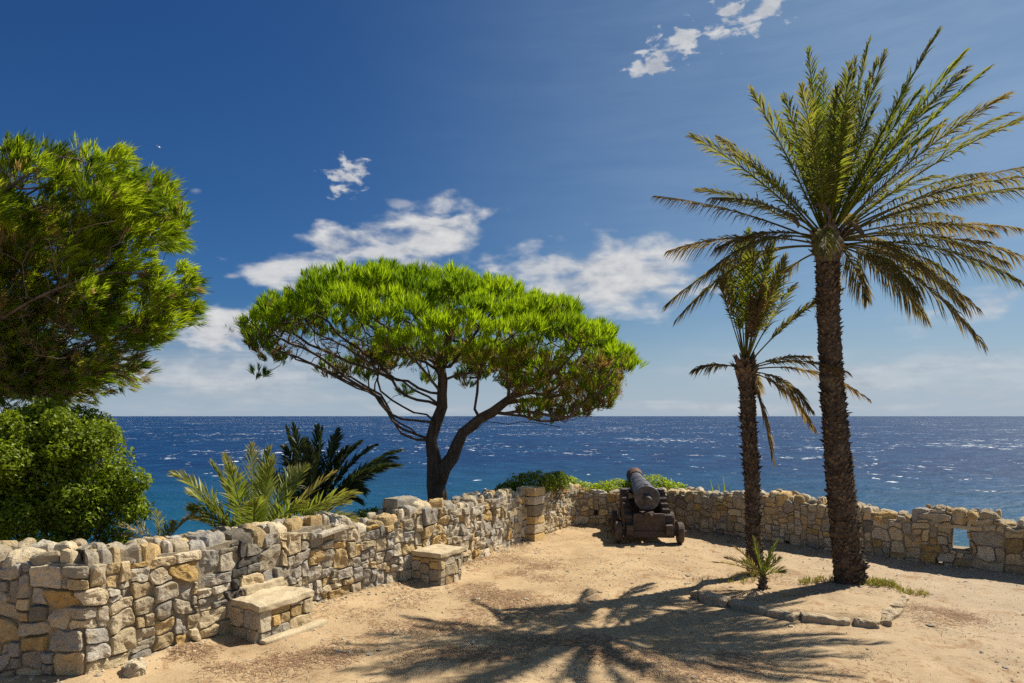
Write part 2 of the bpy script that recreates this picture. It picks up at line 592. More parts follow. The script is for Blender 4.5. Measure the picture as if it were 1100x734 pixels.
def pack(L, H, cell, hfun, blocked, wr, hr, seed):
    """Random-rubble packing of a strip: returns (u0, u1, v0, v1) rectangles."""
    r = random.Random(seed)
    nc, nr_ = int(L / cell), int(H / cell) + 1
    occ = np.zeros((nr_, nc), bool)
    uc = (np.arange(nc) + 0.5) * cell
    hh = hfun(uc)
    for j in range(nr_):
        occ[j] = (j + 0.55) * cell > hh
    for (a, b, c, d) in blocked:
        occ[max(0, int(round(c / cell))):int(round(d / cell)), max(0, int(round(a / cell))):int(round(b / cell))] = True
    out = []
    for j in range(nr_):
        i = 0
        while i < nc:
            if occ[j, i]:
                i += 1
                continue
            run = 0
            while i + run < nc and not occ[j, i + run]:
                run += 1
            sc = r.choice((0.55, 0.75, 1.0, 1.0, 1.3))
            w = int(round(r.uniform(*wr) * sc))
            h = int(round(r.uniform(*hr) * sc))
            w = max(1, min(w, run))
            if run - w <= 1:
                w = run if run <= wr[1] * 1.4 else run // 2
            k = 1
            while k < h and j + k < nr_ and not occ[j + k, i:i + w].any():
                k += 1
            h = k
            if j + h + 1 < nr_ and not occ[j + h, i:i + w].any() and occ[j + h + 1 if j + h + 1 < nr_ else j + h, i:i + w].all():
                h += 1
            occ[j:j + h, i:i + w] = True
            out.append((i * cell, (i + w) * cell, j * cell, (j + h) * cell))
            i += w
    return out


def stone_patch(mb, rect, fmap, rs, prot, gap=0.008, nring=24, warp=0.035, rough=0.012, tint=(0.5, 0.5, 0.5), back=-0.06, wseed=0, cut=0.5, dome=False):
    """One stone of a wall face: irregular rounded outline, bulging craggy face."""
    u0, u1, v0, v1 = rect
    w, h = u1 - u0, v1 - v0
    m = min(w, h)
    # outline: rectangle with randomly clipped corners
    pts = []
    cx = [(rs.uniform(0.06, 0.16) if rs.random() < 0.62 else rs.uniform(0.3, 0.85)) * m * 0.5 * (cut / 0.5) for _ in range(8)]
    pts = [(u0 + cx[0], v0), (u1 - cx[1], v0), (u1, v0 + cx[2]), (u1, v1 - cx[3]), (u1 - cx[4], v1), (u0 + cx[5], v1), (u0, v1 - cx[6]), (u0, v0 + cx[7])]
    pts = np.array(pts)
    # resample evenly
    cl = np.vstack([pts, pts[:1]])
    sl = np.concatenate([[0], np.cumsum(np.linalg.norm(np.diff(cl, axis=0), axis=1))])
    t = np.linspace(0, sl[-1], nring, endpoint=False)
    ring = np.stack([np.interp(t, sl, cl[:, k]) for k in (0, 1)], 1)
    ring = 0.8 * ring + 0.1 * (np.roll(ring, 1, 0) + np.roll(ring, -1, 0))
    c = np.array([(u0 + u1) / 2, (v0 + v1) / 2])
    # shared warp field so that neighbours still fit each other
    q = np.concatenate([ring, np.zeros((nring, 1))], 1)
    wf = np.stack([vnoise(q * 3.1, 40 + wseed) + 0.5 * vnoise(q * 8, 44 + wseed), vnoise(q * 3.1, 41 + wseed) + 0.5 * vnoise(q * 8, 45 + wseed)], 1) * warp
    ring = ring + wf
    c = c + wf.mean(0)
    dv = ring - c
    dl = np.linalg.norm(dv, axis=1, keepdims=True)
    tl = (rs.uniform(-1, 1) * 0.17, rs.uniform(-1, 1) * 0.17)
    layers = [(1.0, gap * 0.2, back), (1.0, gap, prot * 0.45), (0.975, gap + 0.002, prot * 0.86), (0.9, gap, prot * 0.98), (0.72, gap, prot * 1.0), (0.5, gap, prot * 1.02), (0.25, gap, prot * 1.02)]
    if dome:
        layers = [(1.0, gap * 0.2, back), (1.0, gap, prot * 0.18), (0.95, gap, prot * 0.55), (0.84, gap, prot * 0.85), (0.66, gap, prot * 1.0), (0.45, gap, prot * 1.08), (0.22, gap, prot * 1.1)]
    U, W = [], []
    for k, (s, ins, ww) in enumerate(layers):
        pr = c + dv * s * np.maximum(1 - ins / np.maximum(dl, 1e-3), 0.3)
        U.append(pr)
        W.append(np.full(nring, ww))
    U.append(c[None])
    W.append(np.array([prot * 1.02]))
    U, W = np.concatenate(U), np.concatenate(W)
    face = np.concatenate([np.zeros(nring), np.full(nring, 0.4), np.full(len(U) - 2 * nring, 1.0)])
    q = np.stack([U[:, 0], U[:, 1], np.full(len(U), rs.uniform(0, 50))], 1)
    W = W + face * (fbm(q * 14, 3, 60) * rough * 1.3 + (0.35 - np.abs(fbm(q * 5.5, 2, 66))) * rough * 2.2 + (U[:, 0] - c[0]) * tl[0] + (U[:, 1] - c[1]) * tl[1])
    V = fmap(U[:, 0], U[:, 1], W)
    nl = len(layers)
    i = np.arange(nl - 1)[:, None] * nring
    j = np.arange(nring)[None, :]
    k = (j + 1) % nring
    qd = np.stack([i + j, i + k, i + nring + k, i + nring + j], -1).reshape(-1, 4)
    tr = [[(nl - 1) * nring + a, (nl - 1) * nring + (a + 1) % nring, nl * nring] for a in range(nring)]
    mb.add(V, qd, tr, tint)


def stone_tint(rs, warm=0.5):
    r = rs.random()
    r = min(1.0, max(0.0, rs.gauss(0.33 + 0.25 * warm, 0.24)))
    return (r, rs.random(), 0.0 if rs.random() < 0.9 else rs.uniform(0.3, 0.5))


def build_wall(name, label, path, hkeys, T=0.5, cell=0.05, wr=(3, 8), hr=(2.4, 5.5), holes=(), niches=(), seed=1, nring=24, warm=0.5, stain=None, jag=0.05, capw=(3, 6.5), umax=None, prot=(0.015, 0.05)):
    rs = random.Random(seed)
    ku, kh = np.array([k[0] for k in hkeys]), np.array([k[1] for k in hkeys])

    def h(u):
        u = np.asarray(u, float)
        q = np.stack([u * 1.9, np.zeros_like(u), np.zeros_like(u)], -1).reshape(-1, 3)
        return np.interp(u, ku, kh) + (vnoise(q, seed) * jag).reshape(u.shape)

    L = path.L
    Hm = kh.max() + 0.2
    root = thing(name, label, 'wall', (float(path.pos(L / 2)[0]), float(path.pos(L / 2)[1]), 0))
    # core
    mb = MB()
    edges = sorted(set(list(np.arange(0, L, 0.16)) + [L] + [x for hh_ in list(holes) + list(niches) for x in hh_[:2]]))
    for a, b in zip(edges[:-1], edges[1:]):
        if b - a < 1e-4:
            continue
        ztop = (float(h(a)) - 0.09, float(h(b)) - 0.09)
        parts = [(-0.5, None, 0.010, -T + 0.02)]
        for (ha, hb, hc, hd) in holes:
            if ha - 1e-6 <= a and b <= hb + 1e-6:
                parts = [(-0.5, hc, 0.010, -T + 0.02), (hd, None, 0.010, -T + 0.02)]
        for (ha, hb, hc, hd) in niches:
            if ha - 1e-6 <= a and b <= hb + 1e-6:
                parts = [(-0.5, hc, 0.010, -T + 0.02), (hd, None, 0.010, -T + 0.02), (hc, hd, -0.2, -T + 0.025)]
        for (z0, z1, wf, wb) in parts:
            za, zb = (ztop if z1 is None else (z1, z1))
            V = path.map(np.array([a, b, b, a, a, b, b, a]), np.array([wf, wf, wf, wf, wb, wb, wb, wb]), np.array([z0, z0, zb, za, z0, z0, zb, za]))
            mb.add(V, [[0, 1, 2, 3], [5, 4, 7, 6], [4, 0, 3, 7], [1, 5, 6, 2], [3, 2, 6, 7], [4, 5, 1, 0]])
    rebase(mb.build('mortar_core', M['mortar'], recalc=False), root)
    # facing stones
    mb = MB()
    rects = pack(L, Hm, cell, lambda u: h(u) - 0.045, list(holes) + list(niches), wr, hr, seed)
    fm = lambda U, Vv, W: path.map(U, W, Vv - 0.04)
    for rc in rects:
        if umax is not None and rc[0] > umax:
            continue
        t = stone_tint(rs, warm)
        if stain is not None:
            s = stain((rc[0] + rc[1]) / 2, (rc[2] + rc[3]) / 2)
            if s > 0:
                t = (t[0] * (1 - 0.6 * s), t[1], s)
        stone_patch(mb, rc, fm, rs, rs.uniform(*prot), rs.uniform(0.004, 0.011), nring, 0.042, 0.018, t, -0.05, seed)
    rebase(mb.build('facing_stones', M['stone'], smooth=False), root)
    # cap stones, two irregular rows across the top
    mb = MB()
    flat = lambda u: np.full(np.shape(u), T)
    for rc in pack(L, T, cell, flat, [], capw, (3.5, 6.5), seed + 5):
        if umax is not None and rc[0] > umax:
            continue
        hc = float(h((rc[0] + rc[1]) / 2)) + rs.uniform(-0.03, 0.02)
        hs = rs.uniform(0.055, 0.11)
        js = rs.uniform(-0.022, 0.012)
        t = stone_tint(rs, warm)
        if stain is not None:
            s = stain((rc[0] + rc[1]) / 2, hc)
            if s > 0:
                t = (t[0] * 0.5, t[1], s)
        # u, s (towards the back), upwards
        stone_patch(mb, rc, lambda U, S, W, hc=hc, js=js, hs=hs: path.map(U, -S + js + 0.02, W + hc - hs), rs, hs, 0.006, nring, 0.03, 0.022, t, -0.13, seed + 9, 0.95, True)
    rebase(mb.build('cap_stones', M['stone'], smooth=False), root)
    return root, h


near_pts = [(-8.5, 6.45), (-6.5, 6.3), (-3.84, 6.14), (-3.69, 6.5), (-3.18, 7.28), (-2.55, 8.45), (-2.05, 9.2), (-1.5, 9.85), (-0.72, 11.05), (-0.12, 12.4), (0.27, 13.15)]
near_path = Path(near_pts, 0.04, 1)
U = near_path.u_of
hk = [(0, 1.08), (U((-6.0, 6.2)), 1.12), (U((-4.6, 6.12)), 1.12), (U((-3.9, 6.14)), 1.12), (U((-3.69, 6.5)), 1.15), (U((-3.2, 7.25)), 1.13), (U((-2.75, 8.1)), 1.12), (U((-2.5, 8.5)), 1.16), (U((-2.15, 9.05)), 1.10),
      (U((-2.1, 9.12)), 0.93), (U((-1.75, 9.6)), 0.94), (U((-1.7, 9.65)), 1.02), (U((-1.45, 9.95)), 1.09), (U((-1.0, 10.6)), 1.06), (U((-0.95, 10.7)), 1.0), (U((-0.5, 11.5)), 1.0), (U((0.27, 13.15)), 0.98)]
u_st = U((-3.02, 7.55))


def stain(u, v):
    return max(0.0, 1 - abs(u - u_st - 0.06 * math.sin(v * 9)) / 0.26) * (1.0 if v > 0.35 else 0.5)


un = U((-0.42, 11.72))
near_wall, near_h = build_wall('stone_wall', 'tall honey and grey rubble wall from the lower left corner to the square pillar', near_path, hk, T=0.5,
                               wr=(2.4, 7), hr=(2.0, 4.4), seed=3, nring=26, warm=0.36, prot=(0.018, 0.06), stain=stain, niches=[(un, un + 0.2, 0.45, 0.85)])

far_pts = [(0.42, 13.35), (0.75, 13.85), (1.2, 14.65), (1.45, 14.9), (2.24, 14.92), (3.3, 14.85), (3.62, 14.5), (4.78, 12.78), (5.92, 11.73), (6.69, 10.99), (7.67, 10.2), (10.2, 7.9), (13.5, 4.2)]
far_path = Path(far_pts, 0.1, 3)
U = far_path.u_of


def u_at(px):
    """Place along the far wall that lies in a given bearing from the viewpoint."""
    b = (px - 550) / F
    q = far_path.p
    return far_path.s[np.argmin(np.abs(q[:, 0] / q[:, 1] - b))]


hk2 = [(0, 0.95), (u_at(608), 0.98), (u_at(620), 0.95), (u_at(628), 0.80), (u_at(660), 0.77), (u_at(705), 0.80), (u_at(740), 0.85), (u_at(790), 0.90), (u_at(815), 0.93), (u_at(822), 1.01), (u_at(838), 1.01), (u_at(850), 0.95), (u_at(880), 0.92), (u_at(915), 0.90), (u_at(925), 0.88),
       (u_at(943), 0.86), (u_at(948), 0.77), (u_at(980), 0.76), (u_at(985), 0.91), (u_at(1005), 0.96), (u_at(1060), 0.93), (u_at(1076), 0.92), (u_at(1079), 0.80), (u_at(1100), 0.83), (far_path.L, 0.9)]
ug = u_at(1022)
ud1, ud2, uh = u_at(1003), u_at(840), u_at(638)
far_wall, far_h = build_wall('stone_wall', 'low curved rubble parapet behind the cannon and palms with a small square opening', far_path, hk2, T=0.45,
                             wr=(2.6, 7), hr=(2.0, 4.4), seed=8, nring=20, warm=0.62, jag=0.03,
                             holes=[(ug, ug + 0.25, 0.29, 0.64), (ud1, ud1 + 0.1, 0.0, 0.12), (ud2, ud2 + 0.1, 0.02, 0.16)],
                             niches=[(uh, uh + 0.11, 0.24, 0.36)])
# long lintel stone above the opening
mb = MB()
c = far_path.map(np.array([ug + 0.1]), np.array([-0.1]), np.array([0.66]))[0]
nn = far_path.nor(np.array([ug + 0.1]))[0]
rough_box(mb, c, (0.62, 0.3, 0.065), math.atan2(nn[0], -nn[1]), 0.008, 0.012, (0.55, 0.7, 0), 4)
rebase(mb.build('lintel_stone', M['stone']), far_wall)
# protruding slab stone on the near wall
mb = MB()
uu = near_path.u_of((-2.35, 8.75))
c = near_path.map(np.array([uu]), np.array([0.0]), np.array([0.93]))[0]
nn = near_path.nor(np.array([uu]))[0]
rough_box(mb, c, (0.46, 0.26, 0.06), math.atan2(nn[0], -nn[1]), 0.01, 0.015, (0.3, 0.8, 0), 6, tilt=(0.0, -0.12))
rebase(mb.build('projecting_slab', M['stone']), near_wall)
mb = MB()
uu = near_path.u_of((-1.4, 10.0))
c = near_path.map(np.array([uu]), np.array([-0.3]), np.array([1.12]))[0]
rough_box(mb, c, (0.5, 0.3, 0.16), math.atan2(nn[0], -nn[1]) + 0.1, 0.03, 0.04, (0.15, 0.3, 0.4), 7)
rebase(mb.build('cap_boulder', M['stone']), near_wall)

# square pillar at the corner of the walls
pr = thing('stone_pillar', 'square masonry pillar between the near wall and the parapet', 'pillar', (0.36, 13.2, 0))
mb = MB()
ang = math.atan2(0.857, 0.515) - math.pi / 2
rs = random.Random(5)
z = -0.05
while z < 0.98:
    hh_ = rs.uniform(0.13, 0.24)
    hh_ = min(hh_, 1.04 - z) if 1.04 - z > 0.1 else 0.1
    sp = rs.choice((0, 1))
    if sp:
        rough_box(mb, (0.36, 13.24, z + hh_ / 2), (0.42, 0.40, hh_ - 0.008), ang, 0.012, 0.016, stone_tint(rs, 0.7), z * 10)
    else:
        for s in (-1, 1):
            cxy = np.array([0.36, 13.24]) + np.array([math.cos(ang), math.sin(ang)]) * s * 0.105
            rough_box(mb, (cxy[0], cxy[1], z + hh_ / 2), (0.203, 0.41, hh_ - 0.008), ang, 0.01, 0.014, stone_tint(rs, 0.7), z * 10 + s)
    z += hh_
rebase(mb.build('masonry_blocks', M['stone']), pr)


# benches of masonry against the near wall
def stone_bench(name, label, p_left, p_right, depth, height, slab_t, seed, plinth=False, back=False):
    rs = random.Random(seed)
    a, b = np.array(p_left), np.array(p_right)
    d = nrm(b - a)
    n = np.array([d[1], -d[0]])
    L = np.linalg.norm(b - a)
    root = thing(name, label, 'bench', (float((a + b)[0] / 2), float((a + b)[1] / 2), 0))
    # masonry core
    mb = MB()
    cc = (a + b) / 2 - n * depth / 2
    rough_box(mb, (cc[0], cc[1], height / 2 - 0.05), (L - 0.03, depth - 0.03, height), math.atan2(d[1], d[0]), 0.0, 0.01)
    rebase(mb.build('mortar_core', M['mortar']), root)
    mb = MB()
    hs = height - slab_t

    def face(o, dr, nr, LL, sd):
        fm = lambda Uu, Vv, W: np.stack([o[0] + dr[0] * Uu + nr[0] * W, o[1] + dr[1] * Uu + nr[1] * W, Vv - 0.02], -1)
        for rc in pack(LL, hs + 0.02, 0.04, lambda u: np.full(np.shape(u), hs + 0.03), [], (4, 8), (3.5, 6), sd):
            stone_patch(mb, rc, fm, rs, rs.uniform(0.008, 0.022), 0.005, 22, 0.012, 0.008, stone_tint(rs, 0.72), -0.03, sd)
    face(a, d, n, L, seed)
    face(a - n * depth, n, -d, depth, seed + 1)
    face(b, -n, d, depth, seed + 2)
    rebase(mb.build('facing_stones', M['stone']), root)
    mb = MB()
    rough_box(mb, (cc[0] + n[0] * 0.015, cc[1] + n[1] * 0.015, height - slab_t / 2 + 0.01), (L + 0.04, depth + 0.04, slab_t), math.atan2(d[1], d[0]), 0.03 if plinth else 0.014, 0.022, (0.6, 0.7, 0), seed, n=12)
    rebase(mb.build('seat_slab', M['slab']), root)
    if back:
        mb = MB()
        c2 = (a + b) / 2 - n * (depth - 0.06)
        rough_box(mb, (c2[0] + d[0] * 0.05, c2[1] + d[1] * 0.05, height + 0.05), (L * 0.85, 0.12, 0.12), math.atan2(d[1], d[0]), 0.02, 0.03, (0.6, 0.7, 0), seed + 4, n=9)
        rebase(mb.build('back_ledge', M['slab']), root)
    if plinth:
        mb = MB()
        c2 = (a + b) / 2 + n * 0.07 + d * 0.06
        rough_box(mb, (c2[0], c2[1], 0.02), (L + 0.16, 0.12, 0.09), math.atan2(d[1], d[0]), 0.018, 0.035, (0.6, 0.7, 0), seed + 5, n=12)
        rebase(mb.build('plinth', M['slab']), root)
    return root


stone_bench('stone_bench', 'larger worn rubble bench with a stone foot rail, beside the iron ring on the wall', (-2.66, 7.17), (-2.28, 7.79), 0.56, 0.41, 0.085, 21, True, True)
stone_bench('stone_bench', 'smaller cube like masonry bench under a flat slab, farther along the rubble wall', (-1.02, 9.62), (-0.74, 10.1), 0.5, 0.46, 0.085, 31)

# iron mooring ring on a wall staple
rg = thing('mooring_ring', 'rusty dark iron ring hanging on the rubble wall beside the larger bench', 'ring', (0, 0, 0))
uu = near_path.u_of((-3.0, 7.52))
o3 = near_path.map(np.array([uu]), np.array([0.08]), np.array([0.49]))[0]
rg.location = Vector(o3)
dd = near_path.pos(np.array([uu + 0.1]))[0] - near_path.pos(np.array([uu]))[0]
dd = np.array([*nrm(dd), 0.0])
n3 = np.array([*near_path.nor(np.array([uu]))[0], 0.0])
mb = MB()
a_ = np.linspace(0, 2 * np.pi, 25)[:-1]
pts = [dd * math.cos(t) * 0.062 + np.array([0, 0, 1]) * (math.sin(t) * 0.062 - 0.055) for t in a_]
pts.append(pts[0])
tube(mb, pts, 0.011, 8, cap=False)
mb.build('ring', M['dark_iron'], rg, smooth=True)
mb = MB()
tube(mb, [-n3 * 0.1, n3 * 0.012, n3 * 0.02 + np.array([0, 0, -0.01]), n3 * 0.012 + np.array([0, 0, -0.02]), -n3 * 0.1 + np.array([0, 0, -0.02])], 0.01, 6)
mb.build('staple', M['dark_iron'], rg, smooth=True)

# ------------------------------------------------------------------ ground
bnd = np.vstack([near_path.p, far_path.p, [(16, 0), (16, -40), (-40, -40), (-40, 8)]])


def inside(x, y, poly):
    c = np.zeros(x.shape, bool)
    j = len(poly) - 1
    for i in range(len(poly)):
        xi, yi, xj, yj = *poly[i], *poly[j]
        if yi != yj:
            cond = ((yi > y) != (yj > y)) & (x < (xj - xi) * (y - yi) / (yj - yi) + xi)
            c ^= cond
        j = i
    return c


def seg_dist(x, y, poly):
    best = np.full(x.shape, 1e9)
    for i in range(len(poly)):
        a, b = poly[i], poly[(i + 1) % len(poly)]
        ab = b - a
        L2 = (ab ** 2).sum()
        if L2 < 1e-12:
            continue
        t = np.clip(((x - a[0]) * ab[0] + (y - a[1]) * ab[1]) / L2, 0, 1)
        best = np.minimum(best, (x - a[0] - t * ab[0]) ** 2 + (y - a[1] - t * ab[1]) ** 2)
    return np.sqrt(best)


bed_poly = np.array([(2.45, 9.12), (2.72, 8.72), (3.39, 8.02), (3.93, 7.85), (4.2, 7.78), (4.5, 8.15), (5.3, 9.2), (5.1, 9.9), (4.3, 10.5), (3.4, 10.7), (2.7, 10.1)])


def ground_z(x, y):
    x, y = np.atleast_1d(np.asarray(x, float)), np.atleast_1d(np.asarray(y, float))
    sh = x.shape
    x, y = x.ravel(), y.ravel()
    q = np.stack([x, y, np.zeros_like(x)], 1)
    z = fbm(q * 0.6, 3, 3) * 0.035 + fbm(q * 2.6, 4, 9) * 0.03
    ins = inside(x, y, bnd)
    d = seg_dist(x, y, bnd)
    # soil heaped a little against the foot of the walls
    z = z + np.where(ins, 0.05 * np.exp(-(d / 0.25) ** 2), 0)
    ib = inside(x, y, bed_poly)
    db = seg_dist(x, y, bed_poly)
    z = z + np.where(ib, 0.075 * np.clip(db / 0.12, 0, 1), 0)
    out = ~ins
    dd_ = np.where(out, np.maximum(d - 0.15, 0), 0)
    drop = -0.55 * np.clip(dd_ / 0.3, 0, 1) - 0.22 * dd_ - 0.75 * np.maximum(dd_ - 5, 0)
    drop = drop + np.where(out, fbm(q * 0.5, 4, 21) * np.clip(dd_ * 0.25, 0, 1.5), 0)
    z = np.where(out, np.maximum(drop, -24), z)
    return z.reshape(sh)


xs = np.unique(np.round(np.concatenate([np.linspace(-70, -9, 40), np.linspace(-9, -4.5, 40), np.arange(-4.5, 9, 0.06), np.linspace(9, 16, 50), np.linspace(16, 80, 40)]), 3))
ys = np.unique(np.round(np.concatenate([np.linspace(-45, 3, 40), np.arange(3, 15.6, 0.06), np.linspace(15.6, 24, 50), np.linspace(24, 80, 40)]), 3))
X, Y = np.meshgrid(xs, ys, indexing='ij')
Z = ground_z(X.ravel(), Y.ravel()).reshape(X.shape)
mb = MB()
idx = np.arange(X.size).reshape(X.shape)
mb.add(np.stack([X, Y, Z], -1).reshape(-1, 3), np.stack([idx[:-1, :-1], idx[1:, :-1], idx[1:, 1:], idx[:-1, 1:]], -1).reshape(-1, 4))
tag(mb.build('ground', M['ground'], smooth=True), 'dusty tan sand terrace with the headland falling away beyond the walls', 'ground', kind='structure')

# ------------------------------------------------------------------ sea
SEA_Z = -16.0
rr = np.concatenate([[5.0], np.geomspace(20, 60000, 90)])
th = np.linspace(0, 2 * np.pi, 181)[:-1]
V = np.stack([rr[:, None] * np.cos(th), rr[:, None] * np.sin(th), np.full((len(rr), len(th)), SEA_Z)], -1).reshape(-1, 3)
i = np.arange(len(rr) - 1)[:, None] * len(th)
j = np.arange(len(th))[None, :]
k = (j + 1) % len(th)
mb = MB()
mb.add(V, np.stack([i + j, i + len(th) + j, i + len(th) + k, i + k], -1).reshape(-1, 4))
tag(mb.build('sea', M['sea'], smooth=True), 'deep blue windy sea flecked with white horses out to the horizon', 'sea', kind='structure')

# ------------------------------------------------------------------ planting bed edge
ed = thing('bed_edging', 'broken low kerb of rough stones around the raised soil bed of the palms', 'edging', (3.6, 8.4, 0))
rs = random.Random(9)
edge = [(2.44, 9.14), (2.48, 8.97), (2.76, 8.68), (3.10, 8.32), (3.38, 8.03), (3.93, 7.86), (4.18, 7.77)]
edge2 = [(4.24, 7.80), (4.46, 8.08), (4.72, 8.42), (4.98, 8.78), (5.22, 9.12)]
for pl, hh_ in ((edge, 0.12), (edge2, 0.10)):
    for a, b in zip(pl[:-1], pl[1:]):
        a, b = np.array(a), np.array(b)
        c = (a + b) / 2
        L = np.linalg.norm(b - a)
        mb = MB()
        rough_box(mb, (c[0], c[1], hh_ / 2 - 0.042 + rs.uniform(-0.02, 0.015)), (L * rs.uniform(0.92, 1.0), rs.uniform(0.10, 0.19), hh_), math.atan2(b[1] - a[1], b[0] - a[0]) + rs.uniform(-0.08, 0.08), 0.035, 0.03, stone_tint(rs), rs.random() * 40, (rs.uniform(-0.08, 0.08), rs.uniform(-0.05, 0.05)), n=8)
        rebase(mb.build('edging_stone', M['kerb']), ed)

# ------------------------------------------------------------------ trees
def grow(nodes, parents, attract, step=0.3, wpath=0.3, up=0.25, seed=0):
    """Add branches from the standing limbs out to every attractor point."""
    nodes = [np.asarray(n, float) for n in nodes]
    parents = list(parents)
    plen = [0.0] * len(nodes)
    for i_, p_ in enumerate(parents):
        if p_ >= 0:
            plen[i_] = plen[p_] + np.linalg.norm(nodes[i_] - nodes[p_])
    r = random.Random(seed)
    A = np.array(nodes)
    dmin = np.min(np.linalg.norm(attract[:, None, :] - A[None], axis=2), axis=1)
    order = np.argsort(dmin)
    arr = np.zeros((len(nodes) + len(attract) * 12, 3))
    arr[:len(nodes)] = A
    pl = np.zeros(len(arr))
    pl[:len(nodes)] = plen
    n = len(nodes)
    for ai in order:
        a = attract[ai]
        d = a - arr[:n]
        dist = np.linalg.norm(d, axis=1)
        cost = dist * (1 + 0.35 * np.clip(-d[:, 2] / np.maximum(dist, 1e-6), 0, 1)) + wpath * pl[:n]
        b = int(np.argmin(cost))
        L = dist[b]
        if L < 0.03:
            continue
        pb = parents[b]
        t0 = nrm(arr[b] - arr[pb]) if pb >= 0 else np.array([0, 0, 1.0])
        mid = arr[b] + (a - arr[b]) * 0.5 + t0 * L * 0.16 + np.array([r.uniform(-1, 1), r.uniform(-1, 1), r.uniform(-1.2, 0.5)]) * L * 0.09
        kk = max(2, min(10, int(L / step) + 1))
        prev = b
        for s in range(1, kk + 1):
            t = s / kk
            p = (1 - t) ** 2 * arr[b] + 2 * t * (1 - t) * mid + t * t * a
            arr[n] = p
            pl[n] = pl[prev] + np.linalg.norm(p - arr[prev])
            parents.append(prev)
            prev = n
            n += 1
    return arr[:n], parents


def limb_mesh(mb, nodes, parents, rmin=0.007, expo=2.4, fixed=None, sides_thick=9, rmax=None):
    n = len(nodes)
    ch = [[] for _ in range(n)]
    for i_, p_ in enumerate(parents):
        if p_ >= 0:
            ch[p_].append(i_)
    rad = np.zeros(n)
    for i_ in range(n - 1, -1, -1):
        if not ch[i_]:
            rad[i_] = rmin
        else:
            rad[i_] = sum(rad[c] ** expo for c in ch[i_]) ** (1 / expo)
    # nodes are created after their parents, so the loop above is leaf to root
    if rmax:
        rad = np.minimum(rad, rmax)
    if fixed:
        for i_, r_ in fixed.items():
            rad[i_] = r_
    starts = [(i_, c) for i_ in range(n) for q, c in enumerate(sorted(ch[i_], key=lambda c: -rad[c])) if q > 0 or parents[i_] < 0]
    for (a, c) in starts:
        chain = [a, c]
        cur = c
        while ch[cur]:
            cur = max(ch[cur], key=lambda x: rad[x])
            chain.append(cur)
        rr_ = rad[chain].copy()
        rr_[0] = min(rr_[0], rr_[1] * 1.25) if parents[a] >= 0 else rr_[0]
        big = rr_.max()
        tube(mb, nodes[chain], rr_, sides_thick if big > 0.05 else (6 if big > 0.02 else 4), (random.random(), 0.5, 0.5), cap=big > 0.05, lump=0.25 if big > 0.06 else 0)
    return rad


def tufts(mb, pos, dirs, length, k, spread, width, t1, t2, seed=0, jit=0.0, sag=0.0):
    """Bunches of needle blades. t1, t2: per tuft lightness and dryness."""
    r = np.random.default_rng(seed)
    n = len(pos)
    p = np.repeat(pos, k, 0)
    d = np.repeat(nrm(dirs), k, 0)
    nd = nrm(d + spread * nrm(r.normal(size=(n * k, 3))) * r.uniform(0.2, 1, (n * k, 1)))
    ln = np.repeat(np.broadcast_to(length, (n,)), k)[:, None] * r.uniform(0.65, 1.1, (n * k, 1))
    base = p - np.repeat(nrm(dirs), k, 0) * r.uniform(0, 1, (n * k, 1)) * ln * 0.5 + r.normal(size=(n * k, 3)) * jit
    wv = nrm(np.cross(nd, r.normal(size=(n * k, 3)))) * width / 2
    mid = base + nd * ln * 0.5
    tip = base + nd * ln + np.array([0, 0, -1.0]) * ln * sag
    V = np.stack([base, mid - wv, tip, mid + wv], 1).reshape(-1, 3)
    q = np.arange(n * k * 4).reshape(-1, 4)
    c = np.zeros((n * k, 3))
    c[:, 0] = np.clip(np.repeat(t1, k) + r.normal(size=n * k) * 0.10, 0, 1)
    c[:, 1] = np.clip(np.repeat(t2, k) + r.normal(size=n * k) * 0.06, 0, 1)
    mb.add(V, q, None, np.repeat(c, 4, 0))


def subdiv_line(pts, nodes, parents, start=-1, step=0.25):
    """Append a limb's polyline (smoothed) to the skeleton; returns the list of new node ids."""
    pts = [np.asarray(p, float) for p in pts]
    p = densify(pts, step, 2)
    ids = []
    prev = start
    for q_, pt in enumerate(p):
        if q_ == 0 and start >= 0:
            continue
        nodes.append(pt)
        parents.append(prev)
        prev = len(nodes) - 1
        ids.append(prev)
    return ids


